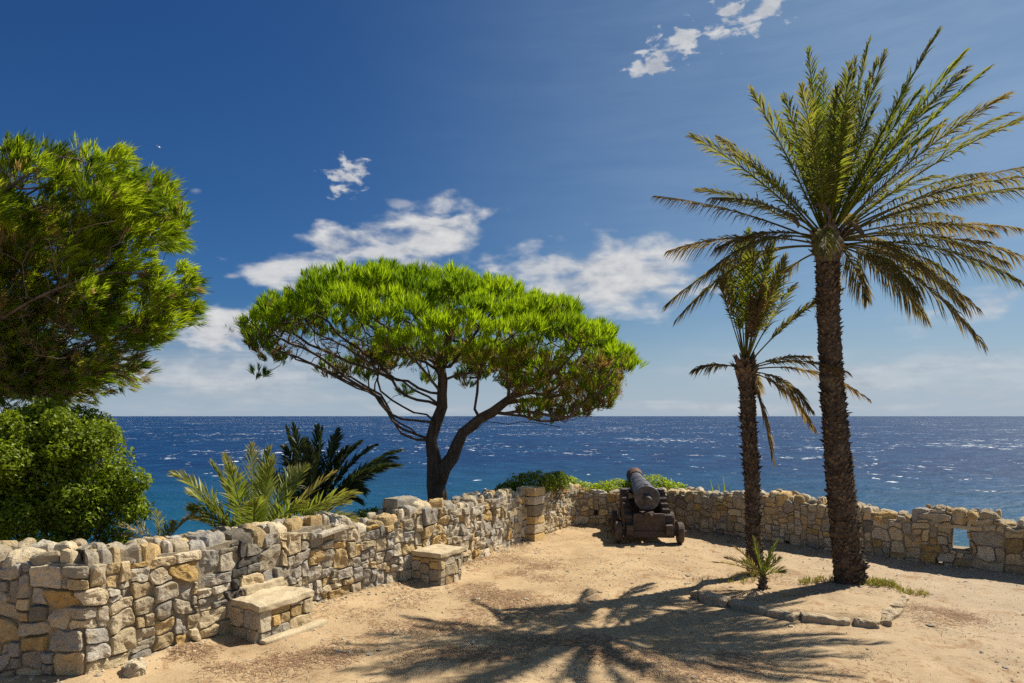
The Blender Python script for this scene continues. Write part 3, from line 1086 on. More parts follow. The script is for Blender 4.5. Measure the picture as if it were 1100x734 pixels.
# ---- the umbrella pine in the middle
def umbrella_pine():
    D = 15.0
    base = P(468, 545, D)
    gz = float(ground_z(base[0], base[1])[0])
    root = thing('pine_tree', 'umbrella shaped pine with a wide bright green crown and forked bare trunk in the middle', 'tree', (base[0], base[1], gz))
    nodes, parents = [], []
    pp = lambda x, y, o=0.0: P(x, y, D) + np.array([0, o, 0])
    b0 = base.copy()
    b0[2] = gz - 0.2
    tr = subdiv_line([b0, pp(470, 535), pp(468, 510), pp(466, 490), pp(467, 472), pp(471, 448), pp(477, 418), pp(474, 393, 0.1), pp(478, 362, 0.2), pp(481, 330, 0.25)], nodes, parents)
    near = lambda p: int(np.argmin(np.linalg.norm(np.array(nodes) - p, axis=1)))
    t2 = subdiv_line([pp(471, 516, -0.02), pp(477, 502, -0.06), pp(484, 486, -0.08), pp(496, 463, -0.1), pp(516, 447, -0.15), pp(546, 433, -0.2), pp(578, 412, -0.3), pp(608, 394, -0.35)], nodes, parents, near(pp(469, 518)))
    lim = []
    lim.append(([pp(468, 452), pp(440, 447, -0.1), pp(416, 430, -0.2), pp(375, 403, -0.5), pp(318, 371, -0.7)], 0.05))
    lim.append(([pp(466, 478), pp(450, 466, 0.2), pp(425, 446, 0.5), pp(395, 424, 0.9), pp(350, 395, 1.3)], 0.045))
    lim.append(([pp(474, 430), pp(445, 418, 0.0), pp(410, 396, -0.3), pp(380, 372, -0.6), pp(345, 345, -0.8)], 0.045))
    lim.append(([pp(477, 412), pp(455, 392, -0.4), pp(430, 368, -0.8), pp(402, 340, -1.2)], 0.045))
    lim.append(([pp(475, 398), pp(500, 375, -0.5), pp(520, 352, -0.9), pp(540, 335, -1.3)], 0.045))
    lim.append(([pp(476, 400), pp(470, 370, 0.6), pp(450, 340, 1.1), pp(430, 320, 1.5)], 0.045))
    lim.append(([pp(516, 446), pp(514, 420, 0.1), pp(517, 396, 0.15), pp(528, 360, 0.3), pp(550, 330, 0.5)], 0.055))
    lim.append(([pp(546, 432), pp(580, 432, 0.2), pp(612, 425, 0.4), pp(650, 408, 0.6)], 0.04))
    lim.append(([pp(530, 440), pp(560, 447, -0.4), pp(600, 440, -0.8), pp(640, 425, -1.0)], 0.035))
    lim.append(([pp(578, 411), pp(600, 380, 0.5), pp(615, 350, 0.8)], 0.035))
    lim.append(([pp(478, 380), pp(480, 360, -0.7), pp(470, 335, -1.3)], 0.04))
    rl = np.random.default_rng(17)
    stem = list(tr) + list(t2)
    near_stem = lambda p: stem[int(np.argmin(np.linalg.norm(np.array([nodes[q] for q in stem]) - p, axis=1)))]
    for (x0, y0, x1, y1, o) in [(473, 440, 300, 352, 0.6), (476, 425, 330, 335, -1.2), (474, 395, 360, 322, 0.4), (475, 392, 398, 318, -1.5), (476, 385, 440, 310, 0.9), (478, 375, 500, 318, -1.0), (480, 365, 520, 320, 1.2), (474, 405, 410, 350, 1.5),
                                (516, 400, 570, 335, -1.0), (517, 396, 500, 340, -0.6), (546, 432, 620, 378, -1.4), (560, 424, 640, 392, 0.9), (578, 411, 630, 372, -0.2), (500, 458, 590, 452, -0.8), (518, 446, 560, 400, 1.1), (600, 396, 662, 385, 0.1), (468, 462, 335, 390, -1.1), (467, 470, 300, 378, 0.1), (530, 438, 655, 432, -0.3), (472, 445, 420, 400, -1.3)]:
        a_pt = pp(x0, y0)
        sn = nodes[near_stem(a_pt)]
        b_pt = pp(x1, y1, o)
        m1 = sn + (b_pt - sn) * 0.33 + rl.normal(size=3) * 0.15 - np.array([0, 0, 0.16])
        m2 = sn + (b_pt - sn) * 0.68 + rl.normal(size=3) * 0.17 - np.array([0, 0, 0.06])
        lim.append(([sn, m1, m2, b_pt], 0.03))
    for pts, _ in lim:
        subdiv_line(pts, nodes, parents, near_stem(pts[0]))
    # clumps over the dome
    xo = [262, 300, 340, 390, 430, 480, 540, 590, 640, 668, 688]
    yo = [350, 322, 300, 286, 283, 287, 299, 317, 347, 372, 396]
    r = np.random.default_rng(5)
    cl = []
    cx0, a_, b_ = 476, 208 / F * D, 2.5
    tries = 0
    while len(cl) < 150 and tries < 9000:
        tries += 1
        x, y = r.uniform(-1, 1), r.uniform(-1, 1)
        if x * x + y * y > 1:
            continue
        px = cx0 + x * 198
        top = np.interp(px, xo, yo)
        edge = np.interp(px, [265, 400, 480, 600, 690], [362, 368, 366, 388, 410])
        yy_ = edge + (top - edge) * math.sqrt(max(0, 1 - y * y))
        c = P(px, yy_, D)
        c[2] -= 0.44 + r.uniform(-0.14, 0.2)
        c[1] = D + y * b_
        if any(np.linalg.norm(c - q_[0]) < 0.46 for q_ in cl):
            continue
        cl.append((c, r.uniform(0.26, 0.43), 0))
    # the lower boughs of the right hand side and a few low tufts inside
    low = [(640, 425, -0.6), (655, 410, 0.4), (668, 400, -0.2), (625, 437, 0.3), (600, 447, -0.5), (585, 440, 0.5), (612, 420, -1.0), (635, 405, -1.1), (570, 450, -0.2), (650, 430, 0.0), (600, 425, 0.9), (580, 410, -0.9), (640, 440, -0.9), (610, 405, 0.2), (555, 405, -0.6), (590, 455, 0.2), (630, 415, 1.2), (540, 400, -1.4), (520, 392, -0.9), (575, 395, 1.2), (645, 395, 0.9),
           (660, 420, 0.6), (565, 425, -1.2), (590, 400, -1.5), (530, 405, 0.9), (550, 418, 0.7), (500, 412, 1.2), (625, 450, 0.0)]
    for (x, y, o) in low:
        cl.append((pp(x, y - 9, o), r.uniform(0.22, 0.31), 1))
    for _ in range(26):
        px = r.uniform(285, 560)
        cl.append((pp(px, np.interp(px, [280, 340, 420, 480, 560], [366, 378, 380, 374, 392]) + r.uniform(-14, 14), r.uniform(-2.0, 2.0)), r.uniform(0.2, 0.32), 1))
    for (x, y, o) in [(282, 402, -0.2), (388, 405, 0.5), (405, 385, 0.7), (455, 405, 0.9), (425, 418, 1.3), (300, 385, 0.3), (500, 392, 0.9)]:
        cl.append((pp(x, y, o), 0.15, 2))
    att = []
    for c, rad_, kd in cl:
        for _ in range(5 if kd < 2 else 3):
            v = nrm(r.normal(size=3))
            att.append(c + v * rad_ * r.uniform(0.1, 0.7) * np.array([1, 1, 0.6]) - np.array([0, 0, 0.10]))
    n_leafy = len(att)
    bare = []
    for _ in range(620):
        px = r.uniform(275, 668)
        low_ = np.interp(px, [265, 330, 400, 470, 540, 600, 680], [362, 384, 396, 392, 408, 436, 425])
        top_ = np.interp(px, [265, 400, 480, 600, 690], [352, 340, 340, 365, 400])
        bare.append(pp(px, r.uniform(top_, low_), r.uniform(-1.7, 1.7)))
    for _ in range(380):
        bare.append(pp(r.uniform(545, 660), r.uniform(392, 436), r.uniform(-1.3, 1.0)))
    att = np.array(att + bare)
    arr, par = grow(nodes, parents, att, 0.28, 0.22, seed=4)
    wob = np.stack([fbm(arr * 0.9, 3, 80), fbm(arr * 0.9, 3, 81), fbm(arr * 0.9, 3, 82)], 1) * 0.30
    arr = arr + wob * np.clip((arr[:, 2:3] - 0.6) / 1.2, 0, 1)
    fx = {}
    for q_, i_ in enumerate(tr):
        fx[i_] = float(np.interp(q_ / len(tr), [0, 0.2, 0.36, 0.5, 0.7, 1.0], [0.27, 0.235, 0.22, 0.14, 0.11, 0.05]))
    for q_, i_ in enumerate(t2):
        fx[i_] = float(np.interp(q_ / len(t2), [0, 0.2, 0.5, 1.0], [0.17, 0.13, 0.10, 0.045]))
    mb = MB()
    limb_mesh(mb, arr, par, 0.0075, 2.45, fx, 10, 0.06)
    rebase(mb.build('trunk', M['pine_bark'], smooth=True), root)
    # tufts
    pos, dr, t1, t2_, = [], [], [], []
    for c, rad_, kd in cl:
        nt_ = {0: 38, 1: 32, 2: 10}[kd]
        lum = r.uniform(0.05, 0.9)
        for _ in range(nt_):
            v = nrm(r.normal(size=3))
            if kd == 0 and v[2] < -0.15:
                v[2] = abs(v[2])
            p = c + v * rad_ * np.array([1.15, 1.15, 0.75]) * r.uniform(0.75, 1.05)
            pos.append(p)
            dr.append(v * 0.55 + np.array([0.05, 0, 0.9]) + r.normal(size=3) * 0.15)
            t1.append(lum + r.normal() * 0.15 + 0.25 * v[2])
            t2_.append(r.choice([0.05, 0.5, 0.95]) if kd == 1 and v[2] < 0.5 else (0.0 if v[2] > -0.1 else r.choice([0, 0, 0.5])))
    # dead brown shoots hanging inside, beneath the green
    und = []
    for b_pt in bare:
        for _ in range(2):
            und.append(b_pt + r.normal(size=3) * 0.025)
    mb = MB()
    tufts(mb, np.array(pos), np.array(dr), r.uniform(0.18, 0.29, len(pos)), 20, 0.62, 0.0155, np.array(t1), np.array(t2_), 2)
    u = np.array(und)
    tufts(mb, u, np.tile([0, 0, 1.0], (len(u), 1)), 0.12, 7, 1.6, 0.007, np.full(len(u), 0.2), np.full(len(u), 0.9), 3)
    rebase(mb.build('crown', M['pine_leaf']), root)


# ---- the big pine at the left edge
def left_pine():
    D = 9.6
    b = np.array([-8.4, 9.9])
    gz = float(ground_z(b[0], b[1])[0])
    root = thing('pine_tree', 'shaggy pine with long drooping needles and dead inner twigs at the left edge', 'tree', (b[0], b[1], gz))
    nodes, parents = [], []
    pp = lambda x, y, o=0.0: P(x, y, D) + np.array([0, o, 0])
    tr = subdiv_line([(b[0], b[1], gz - 0.2), (-8.35, 9.85, 1.2), (-8.1, 9.75, 2.6), (-7.8, 9.7, 3.8), (-7.4, 9.65, 5.0), (-7.1, 9.6, 5.8)], nodes, parents)
    near = lambda p: int(np.argmin(np.linalg.norm(np.array(nodes) - p, axis=1)))
    for pts in ([(-8.1, 9.75, 2.6), pp(0, 425, -0.3), pp(60, 395, -0.4), pp(120, 368, -0.4), pp(185, 340, -0.3)],
                [(-7.9, 9.7, 3.4), pp(20, 360, -0.6), pp(80, 330, -0.8), pp(150, 300, -0.7), pp(195, 305, -0.5)],
                [(-7.8, 9.7, 3.8), pp(30, 300, 0.2), pp(90, 265, 0.3), pp(150, 240, 0.2), pp(190, 220, 0.2)],
                [(-7.5, 9.65, 4.6), pp(20, 240, -0.7), pp(70, 210, -0.8), pp(120, 180, -0.7)],
                [(-7.3, 9.6, 5.2), pp(20, 190, 0.4), pp(70, 165, 0.5), pp(110, 150, 0.4)],
                [(-7.9, 9.7, 3.3), pp(0, 350, 0.6), pp(70, 350, 0.7), pp(140, 345, 0.6)]):
        subdiv_line(pts, nodes, parents, near(np.array(pts[0])))
    r = np.random.default_rng(8)
    cl = []

    def ell(cx, cy, rx, ry, n, rad_, dz=1.25, kd=0, shell=0.55):
        for _ in range(n):
            v = nrm(r.normal(size=3)) * r.uniform(shell, 1.0)
            c = P(cx + v[0] * rx, cy - v[2] * ry, D)
            c[1] = D - 0.1 + v[1] * dz
            cl.append((c, r.uniform(*rad_), kd))
    ell(55, 228, 132, 64, 62, (0.2, 0.34))
    ell(150, 234, 52, 42, 22, (0.16, 0.28), 0.8)
    ell(60, 290, 110, 56, 30, (0.2, 0.34), 1.1)
    ell(140, 332, 66, 42, 38, (0.15, 0.26), 0.9)
    ell(184, 312, 32, 30, 16, (0.11, 0.2), 0.5)
    ell(-60, 260, 110, 130, 40, (0.25, 0.4), 1.5)
    ell(50, 385, 125, 50, 70, (0.16, 0.3), 1.1, 1, 0.2)
    ell(40, 270, 90, 60, 34, (0.18, 0.3), 1.0, 1, 0.2)
    ell(40, 415, 90, 26, 34, (0.14, 0.25), 0.9, 1, 0.2)
    ell(20, 355, 90, 60, 40, (0.16, 0.28), 1.2, 1, 0.1)
    ell(15, 320, 60, 60, 26, (0.16, 0.3), 1.1, 1, 0.2)
    for (x, y) in ((128, 402), (15, 375), (60, 425), (95, 412)):
        cl.append((pp(x, y, -0.5), 0.11, 0))
    att = []
    for c, rad_, kd in cl:
        for _ in range(6 if kd == 0 else 8):
            att.append(c + r.normal(size=3) * rad_ * 0.5)
    for _ in range(420):
        att.append(pp(r.uniform(-30, 140), r.uniform(190, 415), r.uniform(-1.2, 0.4)))
    arr, par = grow(nodes, parents, np.array(att), 0.24, 0.25, seed=9)
    fx = {i_: float(np.interp(q_ / len(tr), [0, 0.1, 1], [0.3, 0.2, 0.07])) for q_, i_ in enumerate(tr)}
    mb = MB()
    limb_mesh(mb, arr, par, 0.0055, 2.75, fx, 9, 0.019)
    rebase(mb.build('trunk', M['twig'], smooth=True), root)
    pos, dr, t1, t2, ln = [], [], [], [], []
    centre = P(20, 300, D)
    for c, rad_, kd in cl:
        out = nrm(c - centre)
        cd = nrm(r.normal(size=3) + np.array([0.3, 0, 0.5]))
        lum = r.uniform(0.0, 1.0)
        for _ in range(int((27 if kd == 0 else 24) * (rad_ / 0.25) ** 1.3)):
            v = nrm(r.normal(size=3) + out * 0.4 + np.array([0, 0, 0.3]))
            pos.append(c + v * rad_ * r.uniform(0.3, 0.95))
            dr.append(v * 0.35 + np.array([0.35, -0.05, 0.35]) + out * 0.45 + cd * 0.5 + r.normal(size=3) * 0.15)
            t1.append(lum + r.normal() * 0.15)
            inner = np.linalg.norm((c - P(45, 270, D)) / np.array([1.5, 1.2, 1.0])) < 0.75
            dead = r.random() < ((0.35 if inner else 0.06) if kd == 0 else 0.55)
            t2.append(r.uniform(0.6, 1.0) if dead else 0.0)
            ln.append(r.uniform(0.17, 0.26) * (0.75 if dead else 1))
    mb = MB()
    tufts(mb, np.array(pos), np.array(dr), np.array(ln), 17, 0.48, 0.0115, np.array(t1), np.array(t2), 12, 0.01, 0.12)
    rebase(mb.build('crown', M['near_leaf']), root)
    # pine cones among the dead twigs
    for _ in range(26):
        c, rad_, kd = cl[r.integers(len(cl))]
        a = arr[np.argmin(np.linalg.norm(arr - c, axis=1))]
        mb = MB()
        lathe(mb, [(0, 0.0), (0.008, 0.02), (0.025, 0.031), (0.05, 0.026), (0.075, 0.012), (0.085, 0.0)], a, nrm(r.normal(size=3) + np.array([0, 0, -0.8])), 8)
        rebase(mb.build('pine_cone', M['cone'], smooth=False), root)


# ---- palms
def bez(a, c, b, n):
    t = np.linspace(0, 1, n)[:, None]
    return (1 - t) ** 2 * a + 2 * t * (1 - t) * c + t * t * b


def frond_mesh(S, T, arch, r, n=44, leaf=0.34, width=0.021, light=0.5, dry=0.0, fold=0.5, roll=0.0, start=0.2, side_dir=None, sweep=0.75, tipdry=0.3, sag=0.25, rr0=0.016, bare=0.0):
    """One pinnate leaf: a tapering stalk and two rows of folded leaflets."""
    S, T = np.asarray(S, float), np.asarray(T, float)
    L = np.linalg.norm(T - S)
    C_ = (S + T) / 2 + np.array([0, 0, 1.0]) * arch * L + np.asarray(side_dir if side_dir is not None else (0, 0, 0)) * L
    R = bez(S, C_, T, 26)
    mb = MB()
    lt = np.array([light, dry * 0.6, 0.5])
    tube(mb, R, np.linspace(rr0, 0.003, 26), 5, np.array([min(1, light + 0.4), min(1.0, dry * 0.6 + 0.2), 0.5]), cap=True)
    tt = np.linspace(start, 0.995, n)
    tt = np.concatenate([tt, tt + 0.35 / n])
    tt = np.clip(tt + r.normal(size=2 * n) * 0.15 / n, 0, 1)
    sg = np.concatenate([np.ones(n), -np.ones(n)])
    if bare > 0:
        keep = r.random(2 * n) > bare
        tt, sg = tt[keep], sg[keep]
    t_ = tt[:, None]
    p = (1 - t_) ** 2 * S + 2 * t_ * (1 - t_) * C_ + t_ ** 2 * T
    tg = nrm(2 * (1 - t_) * (C_ - S) + 2 * t_ * (T - C_))
    up = np.array([0.02, -0.03, 1.0])
    B0 = np.cross(tg, up)
    hv = nrm(np.array([T[0] - S[0], T[1] - S[1], 0]) + 1e-6)
    B0 = nrm(B0 + 0.25 * np.cross(hv, up))
    Nn = nrm(np.cross(B0, tg))
    B1 = B0 * math.cos(roll) + Nn * math.sin(roll)
    N1 = np.cross(B1, tg)
    N1 = N1 * np.where((N1 * Nn).sum(1, keepdims=True) < 0, -1, 1)
    m = len(tt)
    x = (tt - start) / (1 - start)
    prof = np.clip(0.45 + 1.35 * x, 0, 1) * np.clip(1.02 - x ** 4 * 0.7, 0.2, 1)
    ang = np.interp(x, [0, 0.5, 1], [0.95, 0.75, 0.35]) * sweep + r.normal(size=m) * 0.10
    fo = fold + r.normal(size=m) * 0.14
    ld = tg * np.cos(ang)[:, None] + (B1 * (sg * np.cos(fo))[:, None] + N1 * np.sin(fo)[:, None]) * np.sin(ang)[:, None]
    ld = nrm(ld + r.normal(size=(m, 3)) * 0.06)
    ll = (leaf * prof * r.uniform(0.85, 1.1, m))[:, None]
    wv = nrm(np.cross(ld, np.cross(tg, ld) + r.normal(size=(m, 3)) * 0.5)) * width / 2
    g = np.array([0, 0, -1.0])
    mid = p + ld * ll * 0.5 + g * ll * sag * 0.22
    tip = p + ld * ll * 0.97 + g * ll * sag
    V = np.stack([p - wv * 0.5, p + wv * 0.5, mid + wv, mid - wv, tip], 1).reshape(-1, 3)
    b_ = np.arange(m)[:, None] * 5
    c = np.zeros((m, 5, 3))
    c[..., 0] = np.clip(light + r.normal(size=(m, 1)) * 0.14 - 0.1 * x[:, None], 0, 1)
    td = np.clip(dry + r.normal(size=(m, 1)) * 0.1 + tipdry * np.clip(x[:, None] - 0.6, 0, 1) * 1.3, 0, 1)
    c[..., 1] = td
    c[:, 4, 1] = np.clip(td[:, 0] + tipdry, 0, 1)
    mb.add(V, b_ + np.array([0, 1, 2, 3]), b_ + np.array([3, 2, 4]), c.reshape(-1, 3))
    return mb


def palm_trunk(mb, pts, radii, r, boots=True, step=0.052, nb=15):
    p = densify(pts, 0.04, 3)
    s = np.linspace(0, 1, len(p))
    rad = np.interp(s, np.linspace(0, 1, len(radii)), radii)
    wob = 1 + 0.05 * np.sin(np.arange(len(p)) * 1.9) + 0.03 * np.sin(np.arange(len(p)) * 0.7)
    tube(mb, p, rad * wob, 18, (0.35, 0.5, 0.5), lump=0.18)
    # stubs of old leaf bases, spiralling up
    L = np.concatenate([[0], np.cumsum(np.linalg.norm(np.diff(p, axis=0), axis=1))])
    hgt = 0.0
    ph = 0
    while hgt < L[-1]:
        c = np.array([np.interp(hgt, L, p[:, k_]) for k_ in range(3)])
        ra = np.interp(hgt, L, rad)
        for q_ in range(nb):
            a = (q_ + 0.5 * (ph % 2) + r.normal() * 0.12) / nb * 2 * np.pi
            o = np.array([math.cos(a), math.sin(a), 0])
            tn = np.array([-math.sin(a), math.cos(a), 0])
            z0 = r.normal() * 0.012
            w = 2 * np.pi * ra / nb * r.uniform(0.42, 0.6)
            rag = 0.45 + 1.1 * abs(vnoise(np.array([[a * 0.9, hgt * 2.2, nb * 1.0]]), 91)[0]) + 0.4 * (r.random() < 0.1)
            out = r.uniform(0.008, 0.03) if r.random() < 0.85 else r.uniform(0.03, 0.06)
            up_ = r.uniform(0.01, 0.055) * (0.6 + 0.5 * rag)
            out = out * rag + 0.004
            V = [c + o * ra * 0.93 - tn * w + [0, 0, z0 - 0.01], c + o * ra * 0.93 + tn * w + [0, 0, z0 - 0.01], c + o * (ra + out) + tn * w * 0.45 + [0, 0, z0 + up_], c + o * (ra + out) - tn * w * 0.45 + [0, 0, z0 + up_], c + o * (ra * 0.98) + [0, 0, z0 - 0.045], c + o * ra * 0.9 + [0, 0, z0 + up_ * 0.8]]
            mb.add(V, [[0, 1, 2, 3]], [[0, 4, 1], [3, 2, 5], [0, 3, 5], [1, 5, 2]], (r.uniform(0, 1), 0.5, 0.5))
        hgt += step
        ph += 1


def build_palm(name, label, trunk_pts, radii, head, fronds, leafmat, group, seed, head_r=0.2, head_h=0.5, nb=15, wrap=True):
    r = np.random.default_rng(seed)
    b = trunk_pts[0]
    root = thing(name, label, 'palm tree', (b[0], b[1], b[2]), 0, group)
    mb = MB()
    palm_trunk(mb, trunk_pts, radii, r, nb=nb)
    rebase(mb.build('trunk', M['palm_bark']), root)
    # leaf-base head with hanging fibre
    mb = MB()
    hd = np.asarray(head)
    tube(mb, [hd + [0, 0, z_ * head_h] for z_ in (-0.55, -0.35, -0.1, 0.15, 0.4, 0.6)], np.array([0.85, 1.05, 1.12, 0.85, 0.45, 0.15]) * head_r, 14, (0.4, 0.5, 0.5), lump=0.5)
    for q_ in range(70):
        a = r.uniform(0, 2 * np.pi)
        z0 = r.uniform(-0.5, 0.25) * head_h
        o = np.array([math.cos(a), math.sin(a), 0])
        tn = np.array([-o[1], o[0], 0])
        ra = head_r * np.interp(z0 / head_h, [-0.5, -0.1, 0.3], [0.9, 1.15, 0.85])
        ln = r.uniform(0.12, 0.3)
        w = r.uniform(0.025, 0.055)
        tip = hd + o * (ra + ln * r.uniform(0.15, 0.55)) + [0, 0, z0 + ln * r.uniform(0.1, 0.9)]
        b0 = hd + o * ra * 0.85 + [0, 0, z0]
        V = [b0 - tn * w, b0 + tn * w, tip + tn * w * 0.4, tip - tn * w * 0.4, b0 + [0, 0, 0.05] - o * 0.02, b0 + o * 0.04 - [0, 0, 0.05]]
        mb.add(V, [[0, 1, 2, 3]], [[3, 2, 4], [0, 3, 4], [1, 4, 2], [0, 5, 1]], (r.uniform(0, 1), 0.5, 0.5))
    crown = rebase(mb.build('crown', M['fibre']), root)
    for kw in fronds:
        m_ = frond_mesh(r=r, **kw).build('frond', leafmat)
        rebase(m_, root)
        m_.parent = crown
    return root, crown


def tall_palm():
    D = 9.46
    r = np.random.default_rng(3)
    pp = lambda x, y, o=0.0: P(x, y, D) + np.array([0, o, 0])
    tp = [P(914, 640, D), pp(912, 610), pp(906, 555), pp(900, 490), pp(894, 420), pp(890, 350), pp(889, 285)]
    head = pp(889, 262)
    fr = []

    def f(x, y, o, arch, light, dry, **kw):
        a = math.atan2(y - 262, x - 889)
        S = head + np.array([math.cos(a) * 0.09, np.clip(o, -1, 1) * 0.08, -math.sin(a) * 0.10 + r.uniform(-0.02, 0.10)])
        d = dict(S=S, T=S + (pp(x, y, o) - S) * 0.95, arch=arch, light=light, dry=dry, roll=r.uniform(-0.6, 0.6), leaf=0.44, fold=0.38, start=0.17, n=76, width=0.019, sweep=0.9, sag=0.3, tipdry=0.35)
        d.update(kw)
        fr.append(d)
    # upright young fronds
    for (x, y, o, ar) in [(857, 58, -0.3, 0.05), (872, 105, -1.1, 0.06), (884, 62, 0.4, 0.03), (905, 45, 0.6, 0.03), (928, 42, -0.2, 0.04), (962, 38, 0.2, 0.05), (945, 72, 0.9, 0.05), (975, 58, -0.8, 0.06), (1002, 70, 0.5, 0.08), (893, 85, -0.7, 0.04), (918, 60, 1.2, 0.04), (988, 88, 1.3, 0.08), (965, 110, -1.5, 0.08), (1015, 105, -1.0, 0.09), (878, 88, 1.0, 0.05), (935, 55, 1.0, 0.05), (985, 125, 1.0, 0.1), (866, 120, -0.9, 0.06), (925, 75, -0.5, 0.04), (955, 62, 0.8, 0.06), (980, 100, -0.3, 0.1), (885, 100, 0.8, 0.05), (908, 70, 0.9, 0.04), (1025, 88, 0.4, 0.1), (845, 100, 0.5, 0.05), (828, 112, -0.4, 0.06), (955, 90, 0.2, 0.06), (1005, 135, -0.3, 0.1)]:
        f(x, y, o, ar, r.uniform(0.25, 0.8), r.uniform(0.0, 0.25))
    # spreading, half dried
    for (x, y, o, ar) in [(1046, 64, 0.0, 0.10), (1040, 128, -0.9, 0.12), (1062, 100, 0.9, 0.12), (1108, 108, 0.2, 0.13), (1112, 128, -0.6, 0.13), (1080, 150, 1.3, 0.12), (800, 92, -0.1, 0.06), (785, 118, 0.8, 0.08), (738, 137, 0.1, 0.10), (760, 178, -0.7, 0.10), (770, 170, 1.2, 0.1), (820, 130, -1.2, 0.08)]:
        f(x, y, o, ar, r.uniform(0.3, 0.6), r.uniform(0.25, 0.5))
    for (x, y, o, ar) in [(1120, 178, -0.2, 0.12), (1108, 190, 0.8, 0.13), (1118, 240, 0.2, 0.10), (1095, 222, -1.0, 0.12), (1108, 292, -0.4, 0.16), (1070, 300, 0.9, 0.12), (1076, 268, 1.4, 0.12), (1022, 382, -0.8, 0.24), (1042, 338, -0.3, 0.2), (1000, 310, -1.6, 0.2), (960, 300, 1.8, 0.15), (937, 335, 1.5, 0.2),
                          (696, 208, 0.0, 0.08), (716, 264, 0.3, 0.14), (730, 340, 0.6, 0.30), (745, 300, -0.5, 0.26), (830, 300, -1.6, 0.24), (728, 315, 1.2, 0.24), (850, 320, 1.7, 0.2), (1000, 190, 2.1, 0.18), (1090, 168, 0.5, 0.13), (1085, 212, 0.9, 0.14), (1060, 255, -0.3, 0.16), (1010, 345, 0.2, 0.26), (1055, 318, -0.9, 0.2), (955, 330, -0.8, 0.28), (760, 270, -0.2, 0.18), (1092, 202, -0.6, 0.13), (1048, 296, 0.3, 0.2), (970, 312, 0.9, 0.26), (1040, 240, 1.6, 0.15), (1030, 330, 0.8, 0.24), (985, 350, -1.2, 0.3), (735, 235, -1.0, 0.14)]:
        f(x, y, o, ar, r.uniform(0.0, 0.3), r.uniform(0.35, 0.85), leaf=0.34, sag=0.75, tipdry=0.2, sweep=0.75, start=0.26, width=0.019, n=74, bare=0.08)
    root, crown = build_palm('palm_tree', 'tallest palm with a thick rough trunk and a huge windblown crown', tp, [0.205, 0.185, 0.172, 0.158, 0.146, 0.138, 0.15], head, fr, M['palm_leaf'], 'palm trees in the soil bed', 3, 0.165, 0.5, 17)
    # curled dead sheaths hanging on the head
    for (x, y, o) in ((872, 236, -0.24), (842, 243, -0.15), (906, 255, -0.24), (880, 258, -0.26)):
        mb = MB()
        c = pp(x, y, o)
        pts = [c + np.array([0.13 * math.cos(t) * (1 - t * 0.1), 0.05 * math.sin(t * 2), 0.14 * math.sin(t)]) for t in np.linspace(-0.6, 2.6, 12)]
        tube(mb, pts, 0.026 * np.sin(np.linspace(0.25, 3.0, 12)) + 0.006, 7, (0.3, 0.5, 0.5), lump=1.2)
        m_ = rebase(mb.build('dead_sheath', M['fibre']), root)
        m_.parent = crown


def small_palm():
    D = 10.05
    r = np.random.default_rng(13)
    pp = lambda x, y, o=0.0: P(x, y, D) + np.array([0, o, 0])
    tp = [P(812, 630, D), pp(811, 600), pp(809, 550), pp(807, 500), pp(804, 450), pp(802, 405)]
    head = pp(801, 396)
    fr = []

    def f(x, y, o, arch, light, dry, **kw):
        a = math.atan2(y - 396, x - 801)
        S = head + np.array([math.cos(a) * 0.06, o * 0.04, -math.sin(a) * 0.1])
        d = dict(S=S, T=pp(x, y, o), arch=arch, light=light, dry=dry, roll=r.uniform(-0.6, 0.6), leaf=0.38, fold=0.4, start=0.3, n=46, width=0.022, rr0=0.012, sweep=0.85)
        d.update(kw)
        fr.append(d)
    for (x, y, o, dry) in [(807, 246, 0.1, 0.05), (800, 262, -0.4, 0.1), (818, 258, 0.5, 0.05), (829, 262, 0.0, 0.15), (792, 275, 0.4, 0.1), (812, 275, -0.5, 0.15), (803, 250, 0.5, 0.05), (796, 256, -0.2, 0.1), (824, 268, -0.3, 0.1), (785, 282, 0.2, 0.15), (838, 280, -0.2, 0.3), (850, 284, 0.3, 0.35), (822, 292, -0.7, 0.3)]:
        f(x, y, o, 0.03, r.uniform(0.35, 0.7), dry)
    for (x, y, o, ar, dry) in [(808, 312, -0.45, 0.1, 0.8), (815, 318, -0.5, 0.1, 0.85), (800, 322, -0.35, 0.1, 0.8), (806, 330, -0.5, 0.15, 0.9)]:
        f(x, y, o, ar, 0.4, dry, sag=0.5, leaf=0.3)
    f(778, 290, 0.1, 0.02, 0.3, 0.35, start=0.5, leaf=0.28)
    f(768, 302, -0.2, -0.02, 0.3, 0.5, start=0.55, leaf=0.26)
    f(898, 314, -0.1, 0.16, 0.55, 0.6, start=0.25)
    f(868, 300, 0.5, 0.08, 0.5, 0.4)
    f(862, 330, -0.5, 0.10, 0.5, 0.45)
    low = dict(sag=0.6, leaf=0.26, start=0.25, sweep=0.7, tipdry=0.1)
    for (x, y, o, ar) in [(742, 398, -0.2, 0.16), (882, 380, 0.4, 0.08), (928, 428, -0.1, 0.22), (878, 404, -0.9, 0.2), (852, 440, -0.6, 0.3), (822, 492, -0.3, 0.36), (836, 420, 0.8, 0.25), (868, 460, -0.2, 0.3)]:
        f(x, y, o, ar, 0.3, r.uniform(0.7, 0.95), **low)
    build_palm('palm_tree', 'slimmer shorter palm with drooping dry fronds between cannon and tallest palm', tp, [0.118, 0.107, 0.104, 0.102, 0.098, 0.112], head, fr, M['palm_leaf'], 'palm trees in the soil bed', 14, 0.115, 0.34, 13)


